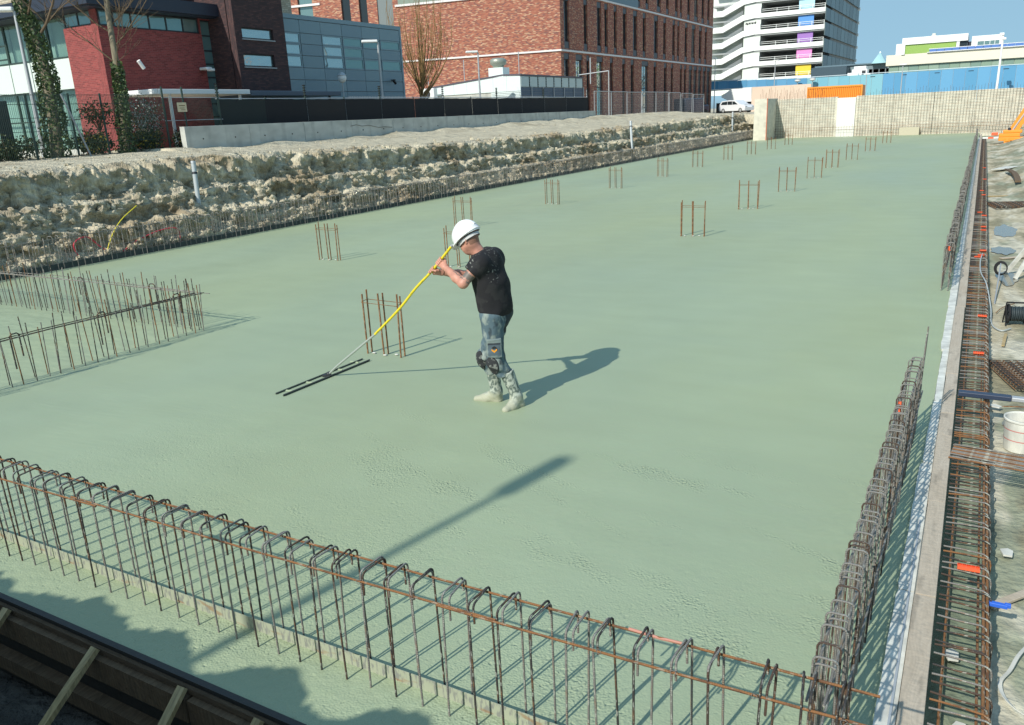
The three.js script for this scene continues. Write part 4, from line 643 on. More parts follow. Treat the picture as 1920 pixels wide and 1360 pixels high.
  const helmF = (x, y, z) => { const [f, u, l] = hq(x, y, z); const k = Math.sqrt((f / 0.148) ** 2 + (u / 0.135) ** 2 + (l / 0.122) ** 2), kin = Math.sqrt((f / 0.138) ** 2 + (u / 0.125) ** 2 + (l / 0.112) ** 2); let d = Math.max((k - 1) * 0.122, -u - 0.012 - 0.12 * Math.max(0, -f), (1 - kin) * 0.112); const r = Math.abs(l) - 0.016, ridge = Math.max((k - 1.045) * 0.122, r, -u + 0.03); d = smin(d, ridge, 0.012); const br = Math.max((Math.sqrt(((f - 0.055) / 0.135) ** 2 + (l / 0.118) ** 2) - 1) * 0.118, Math.abs(u + 0.012 + 0.12 * Math.max(0, f - 0.08)) - 0.006, (1 - kin) * 0.11, 0.02 - f); const rim = Math.max((Math.sqrt((f / 0.155) ** 2 + (l / 0.129) ** 2) - 1) * 0.129, Math.abs(u + 0.01) - 0.006, (1 - kin) * 0.11); return smin(smin(d, br, 0.008), rim, 0.006); };
  const hel = part('helmet', nets(helmF, [-0.46, 1.5, -0.26], [0.02, 1.88, 0.2], 0.005, (x, y, z) => [0.8, 0.8, 0.78]), new THREE.MeshPhysicalMaterial({ vertexColors: true, roughness: 0.35, clearcoat: 0.3 }), man);
  const bandF = (x, y, z) => { const [f, u, l] = hq(x, y, z); const k = Math.sqrt((f / 0.118) ** 2 + (l / 0.098) ** 2); return Math.max((k - 1) * 0.098, (0.95 - k) * 0.098, Math.abs(u + 0.038 + 0.08 * Math.max(0, -f)) - 0.016); };
  part('head_band', nets(bandF, [-0.4, 1.5, -0.2], [0.0, 1.8, 0.16], 0.004, () => [0.55, 0.55, 0.53]), new THREE.MeshStandardMaterial({ vertexColors: true, roughness: 0.6 }), hel);

  // the long-handled float he pulls
  const tool = thing('bull_float', 'long bent pole, yellow above and grey below, on a wide flat float', 'concrete float', [-3.83, 0, -6.32], 0.5448);
  const pts = [[-0.364, 1.569, 0], [-0.485, 1.419, -0.096], [-0.566, 1.326, -0.16], [-0.75, 1.135, -0.305], [-0.94, 0.908, -0.455], [-1.251, 0.589, -0.701], [-1.467, 0.402, -0.872], [-1.642, 0.251, -1.01], [-1.779, 0.13, -1.118], [-1.881, 0.03, -1.2]].map(p => V(...p));
  pts[1].copy(pts[0]).lerp(pts[2], 0.6);
  const yel = new THREE.CatmullRomCurve3(pts.slice(0, 6)).getPoints(30), gry = new THREE.CatmullRomCurve3(pts.slice(5)).getPoints(26);
  const spot = std([1, 1, 1], 0.4, { map: tex(64, 256, (u, v) => mixc([0.76, 0.62, 0.03], [0.2, 0.17, 0.03], sm(0.24, 0.3, tn(u, v, 9, 3, 3))), 1, 0.9) });
  const pole = part('yellow_pole', tube(yel, 0.0135, 10), spot, tool); part('pole_tip', tube([V(-0.364, 1.569, 0), V(-0.352, 1.584, 0.0095)], [0.014, 0.011], 8), M.galv, pole);
  part('grey_pole', tube(gry, 0.0125, 10), std([0.42, 0.46, 0.42], 0.5, { metalness: 0.3 }), tool);
  const inv = p => { const d = p.clone().sub(V(-3.83, 0, -6.32)); return d.applyAxisAngle(V(0, 1, 0), -0.5448); };
  part('float_edge', beam(inv(V(-6.174, 0.012, -5.667)), inv(V(-6.128, 0.012, -7.03)), 0.01, 0.016), std([0.06, 0.07, 0.06], 0.5), tool);
  part('float_edge', beam(inv(V(-6.051, 0.014, -5.654)), inv(V(-6.011, 0.014, -7.018)), 0.012, 0.02), std([0.05, 0.055, 0.05], 0.5), tool);
  for (const z of [-5.8, -6.1, -6.6, -6.9]) part('cross_strap', beam(inv(V(-6.165 - (z + 5.667) * 0.034 * -1, 0.006, z)), inv(V(-6.045 - (z + 5.654) * 0.029 * -1, 0.006, z)), 0.008, 0.02), slabMat, tool);
  part('bracket', [beam(inv(V(-6.12, 0.015, -6.33)), inv(V(-6.03, 0.015, -6.37)), 0.03, 0.03), new THREE.SphereGeometry(0.028, 10, 8).translate(-1.885, 0.03, -1.203)], M.darkMetal, tool);
}
// ---------- buildings ----------
const faceX = x => new THREE.Matrix4().makeBasis(V(0, 0, -1), V(0, 1, 0), V(1, 0, 0)).setPosition(x, 0, 0); // a = -z
const faceZ = z => new THREE.Matrix4().setPosition(0, 0, z); // a = x
function wallShape(a0, a1, b0, b1, holes, t) { const s = new THREE.Shape(); s.moveTo(a0, b0); s.lineTo(a1, b0); s.lineTo(a1, b1); s.lineTo(a0, b1); s.closePath(); for (const [h0, h1, v0, v1] of holes) { const p = new THREE.Path(); p.moveTo(h0, v0); p.lineTo(h1, v0); p.lineTo(h1, v1); p.lineTo(h0, v1); p.closePath(); s.holes.push(p); } return new THREE.ExtrudeGeometry(s, { depth: t, bevelEnabled: false }).translate(0, 0, -t); }
const lbox = (F, a0, a1, b0, b1, c0, c1) => box(a0, a1, b0, b1, c0, c1).applyMatrix4(F);
function windowAt(parent, F, a0, a1, b0, b1, o = {}) {
  const { cols = [], rows = [], fw = 0.06, rec = 0.12, glass = M.glassDark, frame = M.darkMetal, pick } = o, g = [], e = 0.004;
  g.push(box(a0 + e, a1 - e, b0 + e, b0 + fw, -rec - 0.05, -rec + 0.03), box(a0 + e, a1 - e, b1 - fw, b1 - e, -rec - 0.05, -rec + 0.03), box(a0 + e, a0 + fw, b0 + fw, b1 - fw, -rec - 0.05, -rec + 0.03), box(a1 - fw, a1 - e, b0 + fw, b1 - fw, -rec - 0.05, -rec + 0.03));
  for (const c of cols) g.push(box(c - fw / 2, c + fw / 2, b0 + fw, b1 - fw, -rec - 0.045, -rec + 0.025));
  for (const r of rows) g.push(box(a0 + fw, a1 - fw, r - fw / 2, r + fw / 2, -rec - 0.04, -rec + 0.02));
  const w = part('window', g.map(q => q.applyMatrix4(F)), frame, parent), A = [a0, ...cols, a1], R = [b0, ...rows, b1];
  for (let i = 0; i < A.length - 1; i++) for (let j = 0; j < R.length - 1; j++) part('pane', lbox(F, A[i] + fw / 2, A[i + 1] - fw / 2, R[j] + fw / 2, R[j + 1] - fw / 2, -rec - 0.012, -rec), pick ? pick(i, j) : glass, w);
  return w;
}
const wavy = tex(256, 256, (u, v) => { const k = 0.5 + 0.9 * tn(u, v, 3, 2, 2); return [k, k, k]; }, 2.4, 1.2, false);
M.glassDark = new THREE.MeshPhysicalMaterial({ color: C(0.025, 0.035, 0.04), roughness: 0.06, metalness: 0.1, bumpMap: wavy, bumpScale: 0.006 });
M.glassMirror = new THREE.MeshPhysicalMaterial({ color: C(0.4, 0.5, 0.5), roughness: 0.05, metalness: 0.75, bumpMap: wavy, bumpScale: 0.012 });
M.glassTeal = new THREE.MeshPhysicalMaterial({ color: C(0.2, 0.32, 0.31), roughness: 0.08, metalness: 0.45, bumpMap: wavy, bumpScale: 0.01 });
M.curtain = std([0.42, 0.5, 0.46], 0.9); M.pane = new THREE.MeshPhysicalMaterial({ color: C(0.88, 0.96, 0.93), roughness: 0.03, transmission: 1, thickness: 0, ior: 1.45 });
function brickTex(tones, mortar, bw, bh, nx, ny, w, h, j = 0.25) {
  const key = []; for (let i = 0; i < nx * ny; i++) { const t = tones[Math.floor(rnd() * tones.length)], k = 1 + rr(-j, j); key.push(t.map(c => c * k)); }
  return tex(w, h, (u, v) => { const r = Math.floor(v * ny), fy = v * ny - r, x = u * nx + (r % 2) * 0.5, c = Math.floor(x) % nx, fx = x - Math.floor(x), m = fy < 0.17 || fx < 0.055; return m ? mortar : key[r * nx + c].map(q => q * (1 + 0.25 * tn(u, v, 64, 2, 3))); }, nx * bw, ny * bh);
}
M.brickRed = std([1, 1, 1], 0.85, { map: brickTex([[0.24, 0.045, 0.042], [0.2, 0.038, 0.036], [0.28, 0.056, 0.05]], [0.27, 0.1, 0.09], 0.22, 0.066, 12, 40, 512, 640, 0.12), bumpMap: bumpFine, bumpScale: 0.003 });
M.brickMix = std([1, 1, 1], 0.85, { map: brickTex([[0.35, 0.105, 0.06], [0.27, 0.075, 0.05], [0.4, 0.16, 0.095], [0.19, 0.07, 0.06], [0.5, 0.29, 0.18], [0.36, 0.115, 0.065]], [0.27, 0.17, 0.125], 0.25, 0.075, 20, 50, 640, 800, 0.16), bumpMap: bumpFine, bumpScale: 0.003 });
M.brickBrown = std([1, 1, 1], 0.85, { map: brickTex([[0.065, 0.03, 0.03], [0.05, 0.026, 0.027], [0.085, 0.04, 0.037]], [0.03, 0.026, 0.027], 0.22, 0.066, 12, 40, 512, 640, 0.15) });
M.brickBeige = std([1, 1, 1], 0.85, { map: brickTex([[0.5, 0.43, 0.31], [0.44, 0.37, 0.26], [0.54, 0.48, 0.36]], [0.22, 0.2, 0.16], 0.25, 0.09, 12, 30, 384, 480, 0.12) });
const navy = std([0.018, 0.026, 0.045], 0.5), panelBlue = [[0.185, 0.27, 0.31], [0.2, 0.285, 0.325], [0.175, 0.255, 0.3]].map(c => std(c, 0.42, { metalness: 0.15 })), paleWhite = std([0.6, 0.68, 0.63], 0.55), beige = std([0.66, 0.6, 0.48], 0.8);

{ // red brick and glass building
  const b = thing('brick_building', 'red brick building with a band of windows under a dark flat roof', 'building');
  const FX = faceX(-30.3), e = [22.25, 23.04, 23.88, 24.71, 25.55, 26.34];
  part('wall', wallShape(21.45, 28.5, 1.6, 7.45, [[22.2, 26.36, 6.78, 7.4], [26.42, 28.4, 2.6, 7.36]], 0.4).applyMatrix4(FX), M.brickRed, b);
  windowAt(b, FX, 22.2, 26.36, 6.78, 7.4, { cols: e.slice(1, 5), glass: M.glassTeal, rec: 0.1 });
  windowAt(b, FX, 26.42, 28.4, 2.6, 7.36, { cols: [27.2, 27.95], rows: [3.3, 3.86, 4.42, 4.98, 5.54, 6.1, 6.72], glass: M.glassTeal, rec: 0.1 });
  const FZ = faceZ(-21.45);
  part('wall', wallShape(-32.5, -30.7, 1.6, 6.85, [], 0.35).applyMatrix4(FZ), M.brickRed, b); windowAt(b, FZ, -32.5, -30.72, 6.86, 7.42, { cols: [-31.6], glass: M.glassTeal, rec: 0.1 }); windowAt(b, FX, 21.5, 22.18, 6.8, 7.4, { glass: M.glassTeal, rec: -0.01 });
  part('roof', [box(-48, -29.65, 7.46, 7.95, -28.6, -20.7), box(-48, -29.8, 7.4, 7.46, -28.5, -20.85)], navy, b);
  part('core', box(-47.5, -30.75, 1.6, 7.4, -28.4, -23.2), M.wallGrey, b);
  // glazed wing to the left: white spandrels, curtains behind glass
  const FG = faceZ(-21.75), xs = range(-46.4, -32.6, 9), cur = [];
  for (let i = 0; i < 9; i++) {
    const a0 = xs[i], a1 = xs[i + 1];
    part('spandrel_panel', lbox(FG, a0 + 0.03, a1 - 0.03, 4.62, 5.8, -0.06, 0.02), paleWhite, b);
    windowAt(b, FG, a0, a1, 5.82, 7.4, { rows: i % 2 ? [6.05, 6.6] : [], glass: M.pane, rec: 0.02, frame: M.greenMetal }); windowAt(b, FG, a0, a1, 2.2, 4.6, { glass: M.pane, rec: 0.02, frame: M.greenMetal, rows: [3.4] });
    for (const [y0, y1] of [[5.82, 7.4], [2.2, 4.6]]) { const p = [], n = 28; for (let k = 0; k <= n; k++) p.push([a0 + (a1 - a0) * k / n, -0.3 + 0.05 * Math.sin(k * 2.1 + i)]); for (let k = 0; k < n; k++) { const [u0, c0] = p[k], [u1, c1] = p[k + 1], g = new THREE.PlaneGeometry(Math.hypot(u1 - u0, c1 - c0), y1 - y0).rotateY(-Math.atan2(c1 - c0, u1 - u0)).translate((u0 + u1) / 2, (y0 + y1) / 2, -21.75 + (c0 + c1) / 2); cur.push(g); } }
  }
  part('curtains', cur, M.curtain, b); part('plinth', box(-47.5, -32.55, 1.6, 2.2, -22.2, -21.75), M.wallGrey, b);
  // upper storey of pale brick behind the roof edge
  part('upper_wall', box(-40, -32.0, 7.95, 12, -34, -22.6), M.brickBeige, b); windowAt(b, faceX(-31.99), 24.6, 25.2, 8.2, 11, { glass: M.glassDark, rec: -0.02 });
  const cam = part('security_camera', [new THREE.CylinderGeometry(0.075, 0.075, 0.36, 12).rotateX(0.6).translate(-29.9, 5.38, -22.8), beam(V(-30.28, 5.5, -22.9), V(-29.92, 5.46, -22.85), 0.03, 0.03)], M.white, b);
  part('wall_lamp', [rbox(-30.28, -29.8, 5.26, 5.38, -26.32, -26.0, 0.04), rbox(-29.86, -29.6, 5.2, 5.3, -26.28, -26.04, 0.03)], M.white, b);
  part('eaves_lamp', rbox(-29.7, -29.6, 7.52, 7.62, -27.3, -27.0, 0.02), M.white, b);
}
{ // dark brick tower
  const b = thing('brick_tower', 'dark brown brick block with two wide low windows', 'building'), F = faceX(-28.8), h = [[27.35, 29.22, 6.53, 7.0], [27.27, 29.12, 5.36, 5.91]];
  part('wall', wallShape(26.95, 29.98, 1.6, 11, h, 0.35).applyMatrix4(F), M.brickBrown, b); part('core', box(-40, -29.2, 1.6, 11, -29.98, -26.95), M.brickBrown, b);
  for (const q of h) { windowAt(b, F, ...q, { glass: M.glassMirror, rec: 0.12, frame: M.darkMetal }); part('sill', lbox(F, q[0] - 0.05, q[1] + 0.05, q[2] - 0.05, q[2] - 0.004, -0.1, 0.05), M.steelGrey, b); }
}
{ // blue-grey panelled building
  const b = thing('panel_building', 'blue-grey metal panelled building with strips of reflecting windows', 'building'), F = faceX(-30.0), A = [30.9, 32.27, 33.8, 35.42, 37.06, 38.6, 40.45], R = [3.2, 3.8, 4.4, 4.95, 5.52, 6.1, 6.64, 7.15, 7.76], win = { 4: [0, 2, 3, 4, 5], 5: [0, 2, 3], 6: [0, 2, 3, 4, 5] };
  part('core', box(-42, -30.12, 1.6, 7.9, -40.43, -30.92), M.wallGrey, b);
  for (let i = 0; i < 6; i++) for (let j = 0; j < 8; j++) {
    if ((win[j] || []).includes(i)) windowAt(b, F, A[i] + 0.03, A[i + 1] - 0.03, R[j], R[j + 1], { rec: 0.03, fw: 0.07, frame: panelBlue[1], glass: i < 3 ? M.glassMirror : M.glassTeal });
    else part('panel', lbox(F, A[i] + 0.012, A[i + 1] - 0.012, R[j] + 0.012, R[j + 1] - 0.012, -0.1, rr(-0.004, 0.004)), panelBlue[Math.floor(rr(0, 2.99))], b);
  }
  part('parapet', lbox(F, 30.9, 40.46, 7.775, 7.98, -0.15, 0.02), panelBlue[1], b); part('corner_trim', lbox(F, 40.46, 40.6, 1.6, 7.98, -0.2, 0.02), panelBlue[1], b); part('plinth', lbox(F, 30.9, 40.46, 1.6, 3.19, -0.12, -0.005), M.wallGrey, b);
  part('security_camera', [rbox(-29.98, -29.7, 5.0, 5.06, -39.4, -39.3, 0.01), new THREE.CylinderGeometry(0.07, 0.07, 0.3, 10).rotateX(0.9).translate(-29.7, 4.92, -39.25)], M.black, b);
}
{ // canopies by the fence
  const c = thing('flat_canopy', 'low canopy with a white fascia behind the dark fence', 'canopy'); part('roof', rbox(-28.6, -26.3, 4.06, 4.24, -25.0, -20.4, 0.02), M.white, c); for (const z of [-21.2, -24.6]) part('post', rod(-26.5, 1.9, z, -26.5, 4.08, z, 0.06, 8), M.white, c);
  const d = thing('flat_canopy', 'low canopy with a dark fascia behind the dark fence', 'canopy'); part('roof', rbox(-28.6, -26.3, 4.0, 4.2, -30.6, -25.05, 0.02), std([0.06, 0.09, 0.13], 0.4), d); for (const z of [-26, -30]) part('post', rod(-26.5, 1.9, z, -26.5, 4.05, z, 0.06, 8), M.darkMetal, d); part('glass_screen', box(-28.5, -28.46, 2, 3.95, -30.4, -25.2), M.glassTeal, d);
}
{ // big brick building
  const b = thing('brick_block', 'tall mottled brick block with narrow vertical windows and pale ledges', 'building'), F = faceX(-34.6);
  const low = [[71.9, 73.1], [74.5, 76.1], [77, 77.8], [79.5, 81.1], [83, 83.8], [86.4, 87.3], [88.9, 89.9], [92.3, 94.5], [96.3, 97.3], [100, 101], [102.6, 103.4], [106.2, 107], [107.9, 108.8], [109.9, 111.4], [112, 113.5], [114.1, 115.6], [116.2, 117.7], [118.2, 119.8]];
  const mid = [[72.1, 73.2], [76.5, 77.4], [79.7, 80.8], [81.6, 82.5], [84.1, 84.9], [86.6, 87.7], [89.6, 90.9], [92.6, 93.6], [96.3, 97.7], [99.6, 100.6], [103, 104], [104.9, 105.7], [107.9, 109], [110.8, 112.4], [114.1, 115.3], [116.8, 117.8]];
  const up = mid.map(([p, q]) => [p + 0.9, q + 0.9]).filter(([p]) => p > 90 || p < 74);
  const H = []; for (const [p, q] of low) H.push([p, q, 2.4, 8.2]); for (const [p, q] of mid) H.push([p, q, 8.6, 13.3]); for (const [p, q] of up) H.push([p, q, 13.75, 17.4]);
  part('wall', wallShape(71.3, 120.6, 1.6, 17.8, H.filter(h => h[2] < 18), 0.5).applyMatrix4(F), M.brickMix, b); part('core', box(-60, -35.15, 1.6, 17.7, -120.5, -72), M.wallGrey, b);
  const span = std([0.07, 0.075, 0.085], 0.5);
  for (const [p, q, v0, v1] of H) { const t = v0 < 3 ? 7.68 : v0 < 9 ? 12.75 : v1 - 0.5, bt = v0 < 3 ? v0 : v0 + 0.6, wide = q - p > 1.45; const w = windowAt(b, F, p, q, bt, t, { cols: wide ? [p + (q - p) * 0.5] : [], rows: v0 < 3 ? [5.2] : [], rec: 0.22, glass: wide || (v0 < 3 && p > 109) ? M.glassMirror : M.glassDark, fw: 0.08 }); part('spandrel', lbox(F, p + 0.01, q - 0.01, t, v1 - 0.01, -0.3, -0.06), span, b); if (bt > v0) part('spandrel', lbox(F, p + 0.01, q - 0.01, v0 + 0.01, bt, -0.3, -0.06), span, b); }
  part('glazed_band', lbox(F, 74, 91, 13.62, 15.4, -0.1, 0.03), std([0.1, 0.14, 0.16], 0.3), b);
  const led = std([0.7, 0.68, 0.66], 0.6); for (const y of [8.4, 13.5]) part('ledge', lbox(F, 71.2, 120.7, y - 0.08, y + 0.08, -0.02, 0.12), led, b);
  // lit end face, turned a little from square
  const G = new THREE.Matrix4().makeTranslation(-34.6, 0, -71.3).multiply(new THREE.Matrix4().makeRotationY(0.17));
  const hs = [[-31.2, -30.3, 13.1, 17], [-29.3, -28.4, 13.0, 17], [-27.6, -25.9, 12.5, 17], [-22.6, -21.6, 12.0, 17.4], [-20.6, -19.7, 12.0, 17.4], [-18.6, -16.9, 11.7, 17.6]];
  part('wall', wallShape(-38, 0, 1.6, 18, hs, 0.5).applyMatrix4(G), M.brickMix, b);
  hs.forEach((q, i) => { if (i < 5) windowAt(b, G, q[0], q[1], q[2], q[3], { rec: 0.2, fw: 0.08, glass: i === 2 || i === 1 ? M.glassTeal : M.glassDark }); else part('cladding_strip', lbox(G, q[0] + 0.01, q[1] - 0.01, q[2], q[3], -0.3, -0.1), std([0.16, 0.19, 0.19], 0.5), b); });
  part('ledge', lbox(G, -20, 0.1, 8.33, 8.48, -0.02, 0.13), led, b); part('ledge', lbox(G, -16.6, 0.1, 13.42, 13.6, -0.02, 0.13), led, b); part('ledge', lbox(G, -38, -25, 14.3, 14.5, -0.02, 0.1), led, b);
  part('glazed_band', lbox(G, -16.3, -7.6, 13.62, 15.2, -0.1, 0.03), std([0.22, 0.27, 0.22], 0.3), b);
  part('core', lbox(G, -37.8, -1, 1.6, 17.8, -14, -0.6), M.wallGrey, b);
}
{ // white plant hall with louvres
  const b = thing('plant_hall', 'low white clad hall with louvred base and roof vent', 'building'), F = faceX(-29.5), FZ = faceZ(-54.0);
  const s = new THREE.Shape([[-37.6, 1.8], [-29.5, 1.8], [-29.5, 5.55], [-31, 5.6], [-37.6, 5.05]].map(p => new THREE.Vector2(...p)));
  part('core', new THREE.ExtrudeGeometry(s, { depth: 10.8, bevelEnabled: false }).translate(-0.06, -0.02, -64.85), M.wallGrey, b);
  const pw = std([0.66, 0.74, 0.72], 0.5); for (let i = 0; i < 7; i++) { const a0 = -37.6 + i * 1.157, a1 = a0 + 1.145, y = x => x > -31 ? lerp(5.6, 5.55, (x + 31) / 1.5) : lerp(5.05, 5.6, (x + 37.6) / 6.6); const t = new THREE.Shape([[a0, 4.5], [a1, 4.5], [a1, y(a1)], [a0, y(a0)]].map(p => new THREE.Vector2(...p))); part('cladding_panel', new THREE.ExtrudeGeometry(t, { depth: 0.05, bevelEnabled: false }).translate(0, 0, -54.03), pw, b); }
  for (let k = 0; k < 5; k++) part('louvre', lbox(FZ, -32, -29.5, 3.95 + k * 0.11, 4.03 + k * 0.11, -0.03, 0.03), pw, b);
  const pl = std([0.52, 0.6, 0.58], 0.5); for (let i = 0; i < 8; i++) { part('cladding_panel', lbox(F, 54.05 + i * 1.35, 54.05 + i * 1.35 + 1.2, 4.78, 5.5, -0.05, 0.02), pl, b); const w = []; for (let k = 0; k < 6; k++) w.push(lbox(F, 55.27 + i * 1.35, 55.38 + i * 1.35, 4.8 + k * 0.12, 4.86 + k * 0.12, -0.03, 0.05)); part('bracket_strip', w, M.darkMetal, b); }
  for (let k = 0; k < 6; k++) part('louvre', lbox(F, 54, 64.8, 4.06 + k * 0.115, 4.15 + k * 0.115, -0.04, 0.03), std([0.09, 0.13, 0.19], 0.5), b);
  for (let i = 0; i < 6; i++) part('stanchion', lbox(F, 55.5 + i * 1.85, 55.56 + i * 1.85, 1.9, 4.8, 0.05, 0.11), M.galv, b);
  part('roof_edge', [lbox(F, 53.95, 64.85, 5.53, 5.64, -0.1, 0.06), beam(V(-37.65, 5.1, -54), V(-31, 5.66, -54), 0.1, 0.14), beam(V(-31, 5.66, -54), V(-29.45, 5.6, -54), 0.1, 0.14)], std([0.09, 0.08, 0.1], 0.5), b);
  part('vent_base', box(-33.0, -31.75, 5.4, 6.3, -56.4, -55.4), pw, b); part('vent_cap', new THREE.LatheGeometry([[0.38, 0], [0.42, 0.12], [0.62, 0.28], [0.62, 0.55], [0.45, 0.68], [0, 0.72]].map(p => new THREE.Vector2(...p)), 18).translate(-32.4, 6.3, -55.9), std([0.33, 0.36, 0.3], 0.45, { metalness: 0.4 }), b);
  for (const [x, z, h] of [[-34.8, -54.8, 7.0], [-29.7, -54.2, 7.2], [-41.5, -56, 6.4], [-39, -56, 6.2]]) part('thin_pole', rod(x, 2, z, x, h, z, 0.035, 6), M.galv, b);
  part('portal_frame', [rod(-29.2, 5.75, -63.5, -26.6, 5.9, -63.5, 0.04, 6), rod(-26.6, 1.9, -63.5, -26.6, 5.9, -63.5, 0.045, 6), rod(-28.2, 5, -63.5, -28.2, 7, -63.5, 0.05, 6)], M.galv, b);
  const a = thing('air_unit', 'white outdoor air unit with a dark round fan', 'air conditioner', [-37.0, 4.2, -53.2]); part('casing', rbox(-0.55, 0.55, 0, 0.85, -0.25, 0.25, 0.03), M.white, a); part('fan', new THREE.TorusGeometry(0.27, 0.05, 8, 20).translate(-0.1, 0.43, 0.25), M.black, a); part('fan_hub', new THREE.CylinderGeometry(0.26, 0.26, 0.03, 18).rotateX(Math.PI / 2).translate(-0.1, 0.43, 0.25), M.darkMetal, a); part('stand', box(-0.8, 0.9, -0.12, -0.004, -0.3, 0.3), M.galv, a); part('stand_legs', [rod(-0.7, -2.4, 0, -0.7, -0.1, 0, 0.05), rod(0.8, -2.4, 0, 0.8, -0.1, 0, 0.05)], M.galv, a);
}
{ // end wall of the excavation with its mesh
  const w = thing('basement_wall', 'pale concrete end wall in cast panels closing the excavation', 'wall'), xs = [-15.6, -12.9, -10.35, -8.95, -6.2, -3.4, -0.6, 2.2, 5, 7.8, 10.6];
  for (let i = 0; i < xs.length - 1; i++) { const g = rbox(xs[i] + 0.008, xs[i + 1] - 0.008, -0.3, i === 2 ? 3.0 : 3.1 + rr(-0.01, 0.01), -72.5, -72.0 + (i === 2 ? 0.12 : rr(-0.006, 0.006)), 0.01); uvM(g, i * 2.3); part('wall_panel', g, i === 2 ? std([0.72, 0.72, 0.66], 0.85) : M.wallPale, w); }
  part('side_wall', uvM(rbox(-16.12, -15.1, -0.3, 3.2, -72.4, -68.5, 0.015)), M.wallPale, w);
  part('form_edge', box(-15.12, -15.06, 0, 3.22, -68.52, -68.46), std([0.5, 0.13, 0.06], 0.7), w);
  part('pump_box', box(-5.6, -4.2, 0.0, 0.58, -71.9, -71.4), std([0.5, 0.46, 0.34], 0.9), w);
  const m = thing('wall_mesh', 'rusty reinforcing mesh standing in front of the end wall', 'rebar'), r = 0.008;
  const vg = rod(0, -0.05, 0, 0, 3.35, 0, r, 4), vs = rod(0, -0.05, 0, 0, 0.85, 0, r, 4), off = x => x > -10.45 && x < -8.85;
  for (let i = 0; i < 118; i++) { const x = -15.3 + i * 0.205; if (!off(x)) { const p = part('upright_bar', vg, i % 3 ? M.barDark : M.barRust, m); p.position.set(x, rr(-0.1, 0.25), -71.86); } const q = part('starter_bar', vs, M.barRust, m); q.position.set(x + 0.1, rr(-0.1, 0.1), -71.6); }
  for (let j = 0; j < 15; j++) for (const [x0, x1] of [[-15.4, -10.45], [-8.85, 8.8]]) part('cross_bar', rod(x0, 0.12 + j * 0.208, -71.84, x1, 0.12 + j * 0.208 + rr(-0.02, 0.02), -71.84, r, 4), j % 2 ? M.barDark : M.barRust, m);
  for (const y of [0.55, 0.75]) part('cross_bar', rod(-15.4, y, -71.58, 8.8, y, -71.58, 0.009, 4), M.barRust, m);
  for (let i = 0; i < 46; i++) { const q = part('top_bar', vs, M.barRust, m); q.position.set(-16.5 + i * 0.11 + rr(-0.03, 0.03), 2.95 + rr(-0.25, 0.35), -72.2); q.rotation.set(rr(-0.08, 0.08), 0, rr(-0.08, 0.08)); }
}
{ // shipping container
  const c = thing('shipping_container', 'orange corrugated container showing above the end wall', 'container', [-15.7, 1.95, -107.5], -0.02), o = std([0.78, 0.27, 0.02], 0.55);
  part('body', box(-3.05, 3.05, 0.05, 2.56, -1.2, 1.1), o, c); for (let i = 0; i < 28; i++) part('corrugation', rbox(-2.9 + i * 0.21, -2.9 + i * 0.21 + 0.1, 0.2, 2.4, 1.08, 1.23, 0.02), o, c);
  part('frame', [box(-3.1, 3.1, 2.42, 2.6, 1.15, 1.24), box(-3.1, 3.1, 0, 0.18, 1.15, 1.24), box(-3.1, -2.96, 0, 2.6, 1.14, 1.245), box(2.96, 3.1, 0, 2.6, 1.14, 1.245)], o, c);
}
